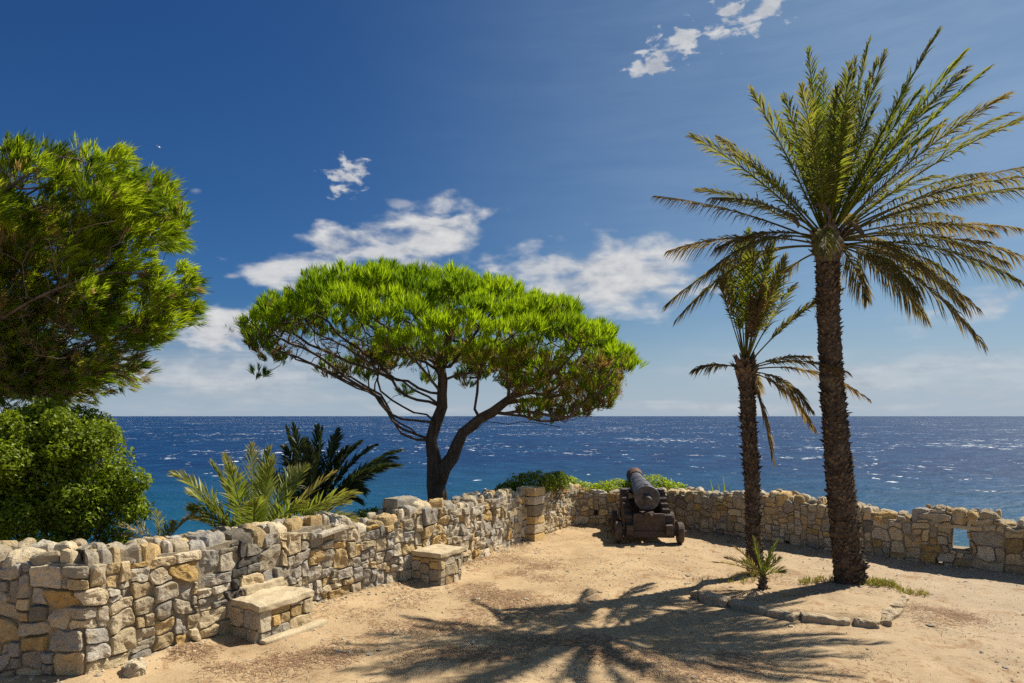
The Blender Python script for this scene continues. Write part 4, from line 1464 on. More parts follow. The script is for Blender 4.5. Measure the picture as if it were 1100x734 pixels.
def shrub_palm(name, label, base, fronds, mat_, group, seed, stem_h=0.35, stem_r=0.12, cat='palm'):
    r = np.random.default_rng(seed)
    root = thing(name, label, cat, tuple(base), 0, group)
    mb = MB()
    b = np.asarray(base, float)
    palm_trunk(mb, [b + [0, 0, -0.1], b + [0, 0, stem_h * 0.5], b + [0, 0, stem_h]], [stem_r, stem_r * 1.1, stem_r * 0.7], r, nb=9)
    rebase(mb.build('trunk', M['fibre']), root)
    for kw in fronds:
        rebase(frond_mesh(r=r, **kw).build('frond', mat_), root)
    return root


def low_palms():
    r = np.random.default_rng(23)
    # sunlit young palm behind the near wall
    D = 9.2
    c = P(272, 588, D)
    gz = float(ground_z(c[0], c[1])[0])
    top = np.array([c[0], c[1], CAM_H - (585 - 447) / F * D - 0.15])
    fr = []
    for (x, y, o, ar, dry, li) in [(201, 508, -0.3, 0.20, 0.15, 0.85), (222, 500, 0.2, 0.10, 0.1, 0.6), (245, 492, -0.1, 0.06, 0.25, 0.75), (252, 482, 0.6, 0.06, 0.2, 0.6), (283, 484, 0.2, 0.04, 0.05, 0.65), (303, 494, -0.4, 0.08, 0.05, 0.9), (270, 500, -0.7, 0.08, 0.0, 0.95), (318, 505, 0.4, 0.10, 0.1, 0.7), (330, 538, -0.3, 0.22, 0.05, 0.95), (385, 528, -0.2, 0.20, 0.1, 0.85), (350, 512, 0.3, 0.14, 0.5, 0.7), (362, 545, 0.5, 0.22, 0.15, 0.7), (215, 545, -0.2, 0.2, 0.1, 0.6), (300, 530, -0.9, 0.16, 0.0, 0.9), (232, 525, -0.7, 0.15, 0.1, 0.8), (340, 562, -0.6, 0.3, 0.1, 0.8), (258, 520, 0.9, 0.1, 0.1, 0.5), (375, 560, 0.2, 0.28, 0.3, 0.7), (195, 560, 0.3, 0.26, 0.55, 0.5), (290, 510, 0.9, 0.1, 0.1, 0.5)]:
        S = top + np.array([(x - 272) / F * D * 0.08, 0.05 * o, r.uniform(-0.05, 0.1)])
        fr.append(dict(S=S, T=P(x, y, D) + np.array([0, o, 0]), arch=ar, light=li, dry=dry, roll=r.uniform(-0.8, 0.8), leaf=0.39, width=0.022, fold=0.3, start=0.1, n=58, sag=0.14, tipdry=0.35, sweep=0.95, rr0=0.013))
    shrub_palm('young_palm', 'bright yellow green young palm with feathery sunlit fronds behind the rubble wall', (c[0], c[1], gz), fr, M['lush_palm'], None, 24, top[2] - gz, 0.13)
    # palm with dark green leaflets beyond it
    D = 11.2
    c = P(335, 575, D)
    gz = float(ground_z(c[0], c[1])[0])
    top = np.array([c[0], c[1], CAM_H - (560 - 447) / F * D])
    fr = []
    for (x, y, o, ar) in [(308, 460, 0.0, 0.02), (322, 458, -0.3, 0.03), (335, 460, 0.3, 0.02), (348, 462, -0.1, 0.04), (357, 464, 0.4, 0.05), (300, 482, 0.3, 0.04), (372, 482, 0.0, 0.14), (388, 476, -0.2, 0.2), (396, 480, 0.4, 0.2), (428, 484, 0.0, 0.22), (430, 498, -0.3, 0.24), (405, 505, 0.3, 0.24), (415, 494, 0.6, 0.2), (392, 525, -0.2, 0.35), (280, 505, 0.2, 0.15), (268, 520, 0.5, 0.2), (380, 540, 0.2, 0.35), (315, 475, 0.7, 0.05), (345, 480, -0.6, 0.05)]:
        S = top + np.array([(x - 335) / F * D * 0.06, 0.05 * o, r.uniform(-0.05, 0.1)])
        fr.append(dict(S=S, T=P(x, y, D) + np.array([0, o, 0]), arch=ar, light=r.uniform(0.2, 0.7), dry=r.uniform(0, 0.15), roll=r.uniform(-0.9, 0.9), leaf=0.42, width=0.034, fold=0.4, start=0.1, n=66, sag=0.3, tipdry=0.1, sweep=0.75, rr0=0.015))
    shrub_palm('dark_palm', 'dark green stiff palm behind the bright young palm', (c[0], c[1], gz), fr, M['dark_palm'], None, 25, top[2] - gz, 0.16)
    # little half dry palm seedling left of the young palm
    D = 8.8
    c = P(172, 590, D)
    gz = float(ground_z(c[0], c[1])[0])
    top = np.array([c[0], c[1], CAM_H - (590 - 447) / F * D])
    fr = []
    for (x, y, o, ar, dry, li) in [(128, 537, -0.1, 0.1, 0.6, 0.9), (160, 552, 0.2, 0.1, 0.3, 0.4), (122, 562, 0.0, 0.2, 0.85, 0.8), (205, 552, 0.2, 0.15, 0.9, 0.6), (190, 560, -0.1, 0.1, 0.4, 0.4), (140, 570, -0.3, 0.15, 0.8, 0.8)]:
        fr.append(dict(S=top, T=P(x, y, D) + np.array([0, o, 0]), arch=ar, light=li, dry=dry, roll=r.uniform(-0.8, 0.8), leaf=0.2, width=0.016, fold=0.35, start=0.15, n=26, sag=0.2, sweep=0.8, rr0=0.009))
    shrub_palm('young_palm', 'half dry little palm just showing over the wall beside the round shrub', (c[0], c[1], gz), fr, M['lush_palm'], None, 26, top[2] - gz, 0.07)
    # seedling in the soil bed in front of the slim palm
    b = np.array([3.38, 9.2])
    gz = float(ground_z(b[0], b[1])[0])
    D = 9.2
    top = np.array([b[0], b[1], gz + 0.16])
    fr = []
    for (x, y, o, ar, dry, li) in [(835, 582, 0.0, 0.06, 0.1, 0.85), (812, 580, 0.1, 0.05, 0.1, 0.7), (822, 588, -0.2, 0.05, 0.1, 0.8), (806, 590, -0.15, 0.1, 0.2, 0.6), (829, 596, -0.25, 0.1, 0.1, 0.8), (836, 600, 0.15, 0.15, 0.2, 0.6), (800, 605, 0.1, 0.15, 0.3, 0.6), (838, 612, -0.1, 0.2, 0.2, 0.7), (778, 598, -0.1, 0.1, 0.95, 0.6), (772, 606, 0.1, 0.15, 0.95, 0.6), (790, 588, 0.0, 0.1, 0.9, 0.6), (785, 615, -0.2, 0.2, 0.9, 0.5), (816, 600, -0.3, 0.05, 0.1, 0.8)]:
        fr.append(dict(S=top, T=P(x, y, D) + np.array([0, o, 0]), arch=ar, light=li, dry=dry, roll=r.uniform(-0.8, 0.8), leaf=0.17, width=0.014, fold=0.4, start=0.2, n=20, sag=0.1, sweep=0.7, rr0=0.008))
    shrub_palm('palm_seedling', 'knee high palm seedling with fresh green and straw dry leaves in the soil bed', (b[0], b[1], gz), fr, M['lush_palm'], None, 27, 0.17, 0.045)


# ---- shrubs
def leaf_mass(mb, ells, n, size, r, light=(0.2, 0.8), lump=0.25, asp=0.5, upb=0.3, tone=None, rmin=0.55):
    ar = np.array([e[3] * e[4] * e[5] for e in ells]) ** (2 / 3)
    ar = ar / ar.sum()
    which = r.choice(len(ells), n, p=ar)
    E = np.array([e[:6] for e in ells])[which]
    v = nrm(r.normal(size=(n, 3)))
    rad = r.uniform(rmin, 1.0, n) ** 0.6
    fb = fbm(v * 2.6 + which[:, None] * 5.1, 3, 31)
    rad = rad * (1 + lump * fb)
    pos = E[:, :3] + v * rad[:, None] * E[:, 3:6]
    nd = nrm(v + r.normal(size=(n, 3)) * 0.75 + np.array([0, 0, upb]))
    ax = nrm(np.cross(nd, r.normal(size=(n, 3))))
    bx = np.cross(nd, ax)
    s = (size * r.uniform(0.6, 1.25, n))[:, None]
    V = np.stack([pos - ax * s, pos + bx * s * asp + nd * s * 0.12, pos + ax * s, pos - bx * s * asp + nd * s * 0.12], 1).reshape(-1, 3)
    c = np.zeros((n, 3))
    c[:, 0] = np.clip(r.uniform(*light, n) + fb * 0.35, 0, 1)
    c[:, 1] = np.where(r.random(n) < 0.04, 0.7, 0.0)
    mb.add(V, np.arange(n * 4).reshape(-1, 4), None, np.repeat(c, 4, 0))


def shrub(name, label, cat, ells, n, size, mat_, seed, stems=10, group=None, **kw):
    r = np.random.default_rng(seed)
    c = np.mean([e[:3] for e in ells], axis=0)
    gz = kw.pop('ground', None)
    if gz is None:
        gz = float(ground_z(c[0], c[1])[0])
    root = thing(name, label, cat, (c[0], c[1], gz), 0, group)
    mb = MB()
    for _ in range(stems):
        e = ells[r.integers(len(ells))]
        tip = np.array(e[:3]) + nrm(r.normal(size=3)) * np.array(e[3:6]) * 0.75
        b = np.array([c[0], c[1], gz - 0.1]) + np.append(r.normal(size=2) * 0.12, 0)
        tube(mb, bez(b, (b + tip) / 2 + [0, 0, 0.2], tip, 8), np.linspace(0.022, 0.006, 8), 5, (0.5, 0.5, 0.5))
    rebase(mb.build('branches', M['twig']), root)
    mb = MB()
    leaf_mass(mb, ells, n, size, r, **kw)
    rebase(mb.build('foliage', mat_), root)
    return root


def E(px, py, d, rx, ry, rz):
    p = P(px, py, d)
    return (*p, rx, ry, rz)


def shrubs():
    rb = np.random.default_rng(88)
    big = [E(55, 510, 8.5, 1.0, 0.9, 0.86), E(108, 502, 8.4, 0.5, 0.5, 0.5), E(5, 482, 8.5, 0.75, 0.7, 0.55), E(60, 464, 8.5, 0.6, 0.6, 0.36), E(105, 538, 8.4, 0.45, 0.5, 0.4), E(-60, 520, 8.5, 0.9, 0.9, 0.9), E(40, 570, 8.4, 1.1, 0.8, 0.6)]
    sub = [tuple(np.concatenate([e[:3], np.array(e[3:6]) * 0.8])) for e in map(np.array, big)]
    for e in map(np.array, big):
        for _ in range(int(26 * e[3] * e[5]) + 6):
            v = nrm(rb.normal(size=3))
            if v[1] > 0.6:
                v[1] *= -1
            q = rb.uniform(0.13, 0.27)
            sub.append((*(e[:3] + v * e[3:6] * rb.uniform(0.78, 0.95)), q, q, q * 0.85))
    shrub('round_shrub', 'dense rounded dark green shrub with glossy leaves under the left pine', 'shrub',
          sub, 100000, 0.028, M['bush_leaf'], 51, 40, lump=0.25, rmin=0.3, light=(0.2, 0.95))
    shrub('dark_shrub', 'low dark green shrub topping the near wall beside the pillar', 'shrub',
          [E(572, 520, 13.9, 0.5, 0.4, 0.27), E(545, 526, 13.8, 0.25, 0.3, 0.16), E(598, 516, 14.2, 0.3, 0.35, 0.2)], 5200, 0.03, M['bush_leaf'], 52, 18, lump=0.4, rmin=0.4)
    shrub('sprawling_succulent', 'bright yellow green creeping plant spilling over the parapet behind the cannon', 'plant',
[E(660, 524, 15.25, 0.5, 0.28, 0.2), E(640, 527, 15.25, 0.35, 0.28, 0.13), E(702, 520, 15.3, 0.5, 0.28, 0.22), E(722, 524, 15.2, 0.36, 0.25, 0.13), E(626, 523, 15.2, 0.22, 0.25, 0.12), E(737, 528, 15.1, 0.16, 0.2, 0.08), E(612, 517, 15.2, 0.2, 0.25, 0.12), E(680, 524, 15.35, 0.4, 0.25, 0.2)], 6500, 0.03, M['ivy_leaf'], 53, 14, lump=0.5, rmin=0.4, light=(0.4, 1.0))
    shrub('scrub_shrub', 'dark scrubby low bush behind the gap in the near wall', 'shrub',
          [E(400, 553, 11.6, 0.35, 0.4, 0.12), E(430, 556, 11.7, 0.35, 0.4, 0.11), E(375, 560, 11.4, 0.3, 0.4, 0.12)], 2600, 0.028, M['bush_leaf'], 54, 14, lump=0.5, rmin=0.3, light=(0.0, 0.5))
    # a few upright strap leaves beyond the parapet
    r = np.random.default_rng(61)
    b = np.array([4.45, 14.7])
    gz = float(ground_z(b[0], b[1])[0])
    root = thing('strap_leaf_plant', 'thin upright strap leaved plant peeping over the parapet beside the slim palm', 'plant', (b[0], b[1], gz))
    D = 14.7
    for (x, y, w, o) in [(763, 515, 0.05, 0.0), (778, 511, 0.06, 0.1), (770, 519, 0.04, -0.1), (785, 522, 0.03, 0.0), (757, 524, 0.03, 0.1), (748, 523, 0.025, 0.0)]:
        p0 = P(782 - (782 - x) * 0.45, 565, D)
        p0[2] = gz - 0.05
        p2 = P(x, y, D) + np.array([0, o, 0])
        R = bez(p0, (p0 + p2) / 2 + [0.06, 0, 0.15], p2, 9)
        wd = np.array([0.6, 0.7, 0.9, 1, 1, 0.9, 0.7, 0.4, 0.03]) * w
        sd = nrm(np.array([1.0, -0.4, 0.1]))
        V = np.concatenate([R - sd * wd[:, None] / 2, R + [0, 0.012, 0], R + sd * wd[:, None] / 2])
        q_ = [[k_, k_ + 1, 9 + k_ + 1, 9 + k_] for k_ in range(8)] + [[9 + k_, 10 + k_, 19 + k_, 18 + k_] for k_ in range(8)]
        mb = MB()
        mb.add(V, q_, None, (0.3, r.uniform(0.2, 0.6), 0.5))
        rebase(mb.build('leaf', M['ivy_leaf']), root)


# ------------------------------------------------------------------ cannon
def cannon():
    org = (2.60, 12.95, float(ground_z(2.6, 13.3)[0]))
    root = thing('cannon', 'old iron cannon on a stepped dark oak truck carriage aiming out to sea', 'cannon', org, math.radians(-4.5))
    root.scale = (0.965, 0.965, 0.965)

    def part(name, mb, mat_, par=None, smooth=False, label=None):
        o = mb.build(name, mat_, par if par is not None else root, smooth=smooth)
        if label:
            o['label'] = label
        return o
    # stepped cheeks
    steps = [(-0.16, 0.36), (0.06, 0.36), (0.06, 0.53), (0.30, 0.53), (0.30, 0.615), (0.52, 0.615), (0.52, 0.70), (0.74, 0.70), (0.74, 0.785), (0.96, 0.785), (0.96, 0.90), (1.50, 0.90), (1.50, 0.30), (1.2, 0.30), (1.05, 0.26), (0.3, 0.26), (0.15, 0.17), (-0.16, 0.17)]
    for s in (-1, 1):
        bm = bmesh.new()
        x0, x1 = s * 0.31, s * 0.46
        vs = [bm.verts.new((x0, y, z)) for y, z in steps]
        f = bm.faces.new(vs)
        ex = bmesh.ops.extrude_face_region(bm, geom=[f])
        bmesh.ops.translate(bm, vec=(x1 - x0, 0, 0), verts=[v for v in ex['geom'] if isinstance(v, bmesh.types.BMVert)])
        bmesh.ops.recalc_face_normals(bm, faces=bm.faces)
        bmesh.ops.bevel(bm, geom=list(bm.edges), offset=0.012, segments=2, affect='EDGES')
        me = bpy.data.meshes.new('cheek')
        bm.to_mesh(me)
        bm.free()
        me.materials.append(M['wood'])
        ch = bpy.data.objects.new('cheek', me)
        COL.objects.link(ch)
        ch.parent = root
        # iron cap squares and bolts
        mb = MB()
        rough_box(mb, (s * 0.385, 1.16, 0.925), (0.13, 0.34, 0.03), 0, 0.002, 0.008)
        for yy in (0.2, 0.42, 0.64, 0.86):
            zz = float(np.interp(yy, [0.2, 0.42, 0.64, 0.86], [0.535, 0.62, 0.705, 0.79]))
            mk = MB()
            lathe(mk, [(0, 0.0), (0, 0.022), (0.012, 0.02), (0.016, 0.0)], (s * 0.385, yy, zz), (0, 0.001, 1), 8)
            part('bolt', mk, M['dark_iron'], ch)
        part('cap_square', mb, M['dark_iron'], ch)
    # transom board at the back and one at the front
    mb = MB()
    rough_box(mb, (0, 0.03, 0.375), (0.615, 0.09, 0.39), 0, 0.006, 0.014, n=9)
    part('transom', mb, M['wood'])
    mb = MB()
    rough_box(mb, (0, 1.32, 0.5), (0.615, 0.12, 0.42), 0, 0.006, 0.014, n=9)
    part('transom', mb, M['wood'])
    # axletrees and trucks
    for y, rad_ in ((0.0, 0.205), (1.2, 0.225)):
        mb = MB()
        rough_box(mb, (0, y + 0.03, rad_ - 0.035), (0.98, 0.15, 0.13), 0, 0.005, 0.014, n=9)
        for s in (-1, 1):
            lathe(mb, [(0, 0.0), (0, 0.058), (0.24, 0.05), (0.24, 0.0)], (s * 0.48, y, rad_), (s, 0, 0.0001), 14)
        part('axletree', mb, M['wood'])
        for s in (-1, 1):
            mb = MB()
            w = 0.125
            lathe(mb, [(0, 0.0), (0, rad_ * 0.42), (0.002, rad_ * 0.9), (0.018, rad_), (w - 0.018, rad_), (w - 0.002, rad_ * 0.9), (w, rad_ * 0.42), (w + 0.02, rad_ * 0.36), (w + 0.02, 0.0)], (s * 0.535, y, rad_), (s, 0, 0.0001), 26)
            wh = part('truck_wheel', mb, M['wheel_wood'])
            mb = MB()
            tube(mb, [(s * (0.535 + w + 0.034), y, rad_ - 0.075), (s * (0.535 + w + 0.034), y, rad_ + 0.075)], 0.011, 6)
            part('linchpin', mb, M['dark_iron'], wh)
    # bed and quoin below the breech
    mb = MB()
    rough_box(mb, (0, 0.45, 0.46), (0.34, 0.95, 0.07), 0, 0.005, 0.012, n=8)
    part('stool_bed', mb, M['wood'])
    bm = bmesh.new()
    pr_ = [(-0.09, 0.50), (0.52, 0.50), (0.52, 0.52), (-0.02, 0.62), (-0.09, 0.60)]
    vs = [bm.verts.new((-0.085, y, z)) for y, z in pr_]
    f = bm.faces.new(vs)
    ex = bmesh.ops.extrude_face_region(bm, geom=[f])
    bmesh.ops.translate(bm, vec=(0.17, 0, 0), verts=[v for v in ex['geom'] if isinstance(v, bmesh.types.BMVert)])
    bmesh.ops.recalc_face_normals(bm, faces=bm.faces)
    bmesh.ops.bevel(bm, geom=list(bm.edges), offset=0.01, segments=2, affect='EDGES')
    me = bpy.data.meshes.new('quoin')
    bm.to_mesh(me)
    bm.free()
    me.materials.append(M['wheel_wood'])
    qn = bpy.data.objects.new('quoin', me)
    COL.objects.link(qn)
    qn.parent = root
    mb = MB()
    lathe(mb, [(0, 0.0), (0, 0.03), (0.05, 0.028), (0.07, 0.042), (0.11, 0.036), (0.125, 0.0)], (0.015, -0.08, 0.555), (0.0, -1, 0.0), 12)
    part('quoin_handle', mb, M['wheel_wood'], qn, True)
    # barrel
    el = math.radians(5.2)
    ax = np.array([0, math.cos(el), math.sin(el)])
    o = np.array([-0.02, 0.10, 0.86])
    body = [(0.0, 0.0), (0.0, 0.225), (0.004, 0.255), (0.018, 0.266), (0.045, 0.266), (0.058, 0.25), (0.075, 0.246), (0.30, 0.238), (0.305, 0.246), (0.335, 0.246), (0.34, 0.236), (0.86, 0.218), (0.865, 0.226), (0.905, 0.226), (0.91, 0.205), (1.42, 0.188), (1.425, 0.196), (1.46, 0.196), (1.465, 0.178), (2.18, 0.150)]
    body = [(t, q * 0.95) for t, q in body]
    mb = MB()
    lathe(mb, body, o, ax, 40)
    bar = part('barrel', mb, M['iron'], smooth=False)
    for p_ in bar.data.polygons:
        p_.use_smooth = True
    if hasattr(bar.data, 'set_sharp_from_angle'):
        bar.data.set_sharp_from_angle(angle=math.radians(32))
    mb = MB()
    lathe(mb, [(2.18, 0.150), (2.185, 0.165), (2.215, 0.165), (2.22, 0.152), (2.34, 0.155), (2.46, 0.178), (2.52, 0.19), (2.57, 0.19), (2.585, 0.172), (2.585, 0.080), (1.7, 0.075), (1.7, 0.0)], o, ax, 40)
    mz = part('muzzle', mb, M['rust'], bar, True, 'rusty red brown flared muzzle')
    if hasattr(mz.data, 'set_sharp_from_angle'):
        mz.data.set_sharp_from_angle(angle=math.radians(32))
    mb = MB()
    lathe(mb, [(0.012, 0.0), (0.012, 0.11), (-0.03, 0.10), (-0.05, 0.055), (-0.075, 0.042), (-0.10, 0.05), (-0.13, 0.072), (-0.165, 0.075), (-0.195, 0.058), (-0.212, 0.025), (-0.215, 0.0)], o, ax, 24)
    part('cascabel', mb, M['dark_iron'], bar, True)
    mb = MB()
    oo = o + ax * 1.15
    lathe(mb, [(-0.36, 0.0), (-0.36, 0.05), (-0.35, 0.055), (0.35, 0.055), (0.36, 0.05), (0.36, 0.0)], oo - np.array([0, 0, 0.075]), (1, 0, 0.0001), 18)
    part('trunnion', mb, M['iron'], bar, True)
    # vent field block on top of the breech
    mb = MB()
    c = o + ax * 0.2 + np.array([0, -math.sin(el), math.cos(el)]) * 0.242
    rough_box(mb, c, (0.06, 0.1, 0.02), 0, 0.001, 0.006, tilt=(el, 0))
    part('vent_patch', mb, M['dark_iron'], bar)


# ------------------------------------------------------------------ small stuff on the ground
def ground_clutter():
    r = np.random.default_rng(71)
    rs = random.Random(71)
    mb = MB()
    n = 0
    while n < 3600:
        y = r.uniform(5.6, 14.5)
        x = r.uniform(-3.6, 8)
        if not inside(np.array([x]), np.array([y]), bnd)[0]:
            continue
        dns = vnoise(np.array([[x * 0.8, y * 0.8, 3.0]]), 77)[0]
        if r.random() > 0.35 + 0.6 * dns:
            continue
        s = r.choice([0.006, 0.009, 0.013, 0.024], p=[0.45, 0.33, 0.17, 0.05]) * r.uniform(0.8, 1.3)
        pebble(mb, (x, y, 0), (s, s * r.uniform(0.6, 1), s * 0.6), n, (r.uniform(0.05, 0.6), r.uniform(0.2, 1), 0))
        n += 1
    for _ in range(420):
        pa = near_path if r.random() < 0.55 else far_path
        u1 = np.array([r.uniform(0.3 * pa.L, pa.L) if pa is near_path else r.uniform(0, 0.75 * pa.L)])
        q = (pa.pos(u1) + pa.nor(u1) * (0.05 + abs(r.normal(0, 0.12))))[0]
        sz = r.uniform(0.008, 0.032)
        pebble(mb, (q[0], q[1], 0), (sz, sz * r.uniform(0.6, 1), sz * 0.6), 1, (r.uniform(0.1, 0.7), r.uniform(0.2, 1.0), 0))
    for _ in range(60):
        y, x = r.uniform(5.7, 12), r.uniform(-3, 7)
        sz = r.uniform(0.022, 0.05)
        if inside(np.array([x]), np.array([y]), bnd)[0]:
            pebble(mb, (x, y, 0), (sz, sz * r.uniform(0.6, 1), sz * 0.5), 1, (r.uniform(0.2, 0.7), r.uniform(0.3, 0.9), 0))
    V = np.concatenate(mb.V)
    k_ = len(_ico[0])
    cen = V.reshape(-1, k_, 3).mean(1)
    V = (V.reshape(-1, k_, 3) + np.stack([np.zeros(len(cen)), np.zeros(len(cen)), ground_z(cen[:, 0], cen[:, 1]) + 0.001], -1)[:, None]).reshape(-1, 3)
    mb.V = [V]
    tag(mb.build('gravel', M['pebble']), 'small pebbles scattered over the dusty terrace', 'gravel', kind='stuff')
    # fallen needles, in drifts
    m = 52000
    pts = []
    for (cx, cy, sx, sy, w) in [(-1.6, 7.2, 0.9, 0.5, 5), (-0.9, 8.4, 0.6, 0.5, 4), (-0.1, 9.2, 0.4, 0.6, 3), (-2.6, 6.7, 0.8, 0.25, 4), (0.4, 10.6, 0.3, 0.6, 2), (5.1, 8.15, 0.22, 0.25, 2), (0.5, 6.9, 0.9, 0.5, 4), (1.8, 6.6, 0.8, 0.4, 3), (3.4, 9.5, 0.6, 0.4, 3), (0.0, 12.0, 0.3, 0.6, 1), (2.5, 8.0, 1.5, 1.2, 2)]:
        k_ = int(m * w / 36)
        pts.append(np.stack([r.normal(cx, sx, k_), r.normal(cy, sy, k_)], 1))
    uu_ = r.uniform(near_path.u_of((-3.6, 6.6)), near_path.L, 5200)
    pts.append(near_path.pos(uu_) + near_path.nor(uu_) * np.abs(r.normal(0.04, 0.16, 5200))[:, None])
    uu_ = r.uniform(0, far_path.L * 0.8, 3200)
    pts.append(far_path.pos(uu_) + far_path.nor(uu_) * np.abs(r.normal(0.04, 0.15, 3200))[:, None])
    pts = np.concatenate(pts)
    pts = pts[inside(pts[:, 0], pts[:, 1], bnd)]
    d_ = vnoise(np.concatenate([pts * 2.2, np.zeros((len(pts), 1))], 1), 79)
    pts = pts[d_ > r.uniform(-0.5, 0.7, len(pts))]
    m = len(pts)
    z = ground_z(pts[:, 0], pts[:, 1]) + r.uniform(0.002, 0.008, m)
    p = np.stack([pts[:, 0], pts[:, 1], z], 1)
    a = r.uniform(0, np.pi, m)
    d = np.stack([np.cos(a), np.sin(a), r.normal(size=m) * 0.08], 1) * (r.uniform(0.012, 0.045, m))[:, None]
    wv = np.stack([-np.sin(a), np.cos(a), np.zeros(m)], 1) * 0.0024
    V = np.stack([p - d - wv, p + d - wv, p + d + wv, p - d + wv], 1).reshape(-1, 3)
    mb = MB()
    mb.add(V, np.arange(m * 4).reshape(-1, 4))
    tag(mb.build('needle_litter', M['litter']), 'drifts of fallen brown pine needles on the sand', 'litter', kind='stuff')
    # tufts of yellow green grass round the foot of the tall palm
    pos = []
    for (cx, cy, sx, sy, k_) in [(4.98, 9.3, 0.10, 0.06, 60), (5.1, 9.2, 0.16, 0.06, 70), (4.25, 9.5, 0.14, 0.07, 45), (5.5, 9.15, 0.12, 0.05, 10), (3.3, 9.7, 0.3, 0.15, 30)]:
        pos.append(np.stack([r.normal(cx, sx, k_), r.normal(cy, sy, k_)], 1))
    pos = np.concatenate(pos)
    p = np.stack([pos[:, 0], pos[:, 1], ground_z(pos[:, 0], pos[:, 1]) + 0.02], 1)
    mb = MB()
    tufts(mb, p, np.tile([0.05, 0, 1.0], (len(p), 1)), r.uniform(0.05, 0.11, len(p)), 9, 0.9, 0.008, r.uniform(0.3, 0.9, len(p)), r.uniform(0, 0.7, len(p)), 73, 0.008)
    tag(mb.build('grass', M['grass']), 'short yellowing grass around the foot of the tallest palm', 'grass', kind='stuff')
    # loose stones lying at the foot of the near wall and on the terrace
    for (x, y, s, lb) in [(-3.50, 6.32, 0.15, 'pale loose boulder lying against the foot of the rubble wall near its corner'), (3.17, 8.02, 0.0, None)]:
        if lb is None:
            continue
        mb = MB()
        rough_box(mb, (x, y, s * 0.4), (s * 1.5, s * 1.1, s), r.uniform(0, 3), 0.04, 0.05, (0.45, 0.7, 0), x * 5, n=9)
        o = mb.build('loose_stone', M['stone'])
        o.data.transform(Matrix.Translation((-x, -y, 0)))
        o.location = (x, y, 0)
        tag(o, lb, 'stone', kind='thing')


def gull():
    c = P(170, 158, 60.0)
    root = thing('seagull', 'tiny white gull flying beside the top of the shaggy left pine', 'bird', tuple(c))
    mb = MB()
    tube(mb, [(-0.2, 0, 0.10), (-0.13, 0, 0.085), (0, 0, 0.0), (0.10, 0, -0.07), (0.2, 0, -0.12)], [0.012, 0.045, 0.062, 0.04, 0.008], 8)
    mb.build('body', M['feather'], root, smooth=True)
    for s in (-1, 1):
        mb = MB()
        V = [(-0.04, s * 0.03, 0.03), (0.07, s * 0.03, -0.02), (0.06, s * 0.22, 0.10), (-0.04, s * 0.22, 0.13), (0.10, s * 0.46, 0.06)]
        V = np.array(V)
        V = np.concatenate([V, V + [0, 0, -0.012]])
        mb.add(V, [[0, 1, 2, 3], [8, 7, 6, 5]], [[3, 2, 4], [9, 7, 8]], (0.5, 0.5, 0.5))
        mb.build('wing', M['feather'], root)


umbrella_pine()
left_pine()
tall_palm()
small_palm()
low_palms()
shrubs()
cannon()
ground_clutter()
gull()

# ------------------------------------------------------------------ light
SUN_AZ, SUN_EL = math.radians(59.4), math.radians(50.5)   # azimuth from straight ahead towards the right
sd = Vector((math.sin(SUN_AZ) * math.cos(SUN_EL), math.cos(SUN_AZ) * math.cos(SUN_EL), math.sin(SUN_EL)))
sl = bpy.data.lights.new('sun', 'SUN')
sl.energy = 5.0
sl.angle = math.radians(0.53)
sl.color = (1.0, 0.92, 0.79)
so = bpy.data.objects.new('sun', sl)
COL.objects.link(so)
so.rotation_euler = sd.to_track_quat('Z', 'Y').to_euler()
so.location = (20, 12, 30)

w = bpy.data.worlds.new('World')
scene.world = w
w.use_nodes = True
nt = w.node_tree
bg = nt.nodes['Background']
bg.inputs['Strength'].default_value = 0.05
sky = nt.nodes.new('ShaderNodeTexSky')
sky.sky_type = 'NISHITA'
sky.sun_disc = False
sky.sun_elevation = SUN_EL
sky.sun_rotation = SUN_AZ
sky.altitude = 20
sky.air_density = 1.0
sky.dust_density = 0.3
sky.ozone_density = 1.6
hs = nt.nodes.new('ShaderNodeHueSaturation')
hs.inputs['Saturation'].default_value = 1.12
hs.inputs['Value'].default_value = 0.85
nt.links.new(sky.outputs[0], hs.inputs['Color'])
skyc = hs.outputs[0]
tc = nt.nodes.new('ShaderNodeTexCoord')
sep = nt.nodes.new('ShaderNodeSeparateXYZ')
nt.links.new(tc.outputs['Generated'], sep.inputs[0])
az = math_n(nt, 'ARCTAN2', sep.outputs[0], sep.outputs[1])
elv = math_n(nt, 'ARCSINE', sep.outputs[2])
cmb = nt.nodes.new('ShaderNodeCombineXYZ')
nt.links.new(az, cmb.inputs[0])
nt.links.new(elv, cmb.inputs[1])
ae = cmb.outputs[0]
mp = N(nt, 'ShaderNodeMapping')
mp.inputs['Scale'].default_value = (1.0, 2.0, 1.0)
nt.links.new(ae, mp.inputs['Vector'])
cn = noise_tex(nt, mp.outputs[0], 16.0, 8, 0.5, 0.2)
cn2 = noise_tex(nt, mp.outputs[0], 40.0, 6, 0.62)
mp3 = N(nt, 'ShaderNodeMapping')
mp3.inputs['Scale'].default_value = (1.0, 7.0, 1.0)
nt.links.new(ae, mp3.inputs['Vector'])
cn3 = noise_tex(nt, mp3.outputs[0], 5.0, 7, 0.6, 0.3)
cns = noise_tex(nt, mp.outputs[0], 34.0, 7, 0.55, 0.3)


def dirs(px, py):
    v = P(px, py, 1.0) - np.array([0, 0, CAM_H])
    v = v / np.linalg.norm(v)
    return math.atan2(v[0], v[1]), math.asin(v[2])


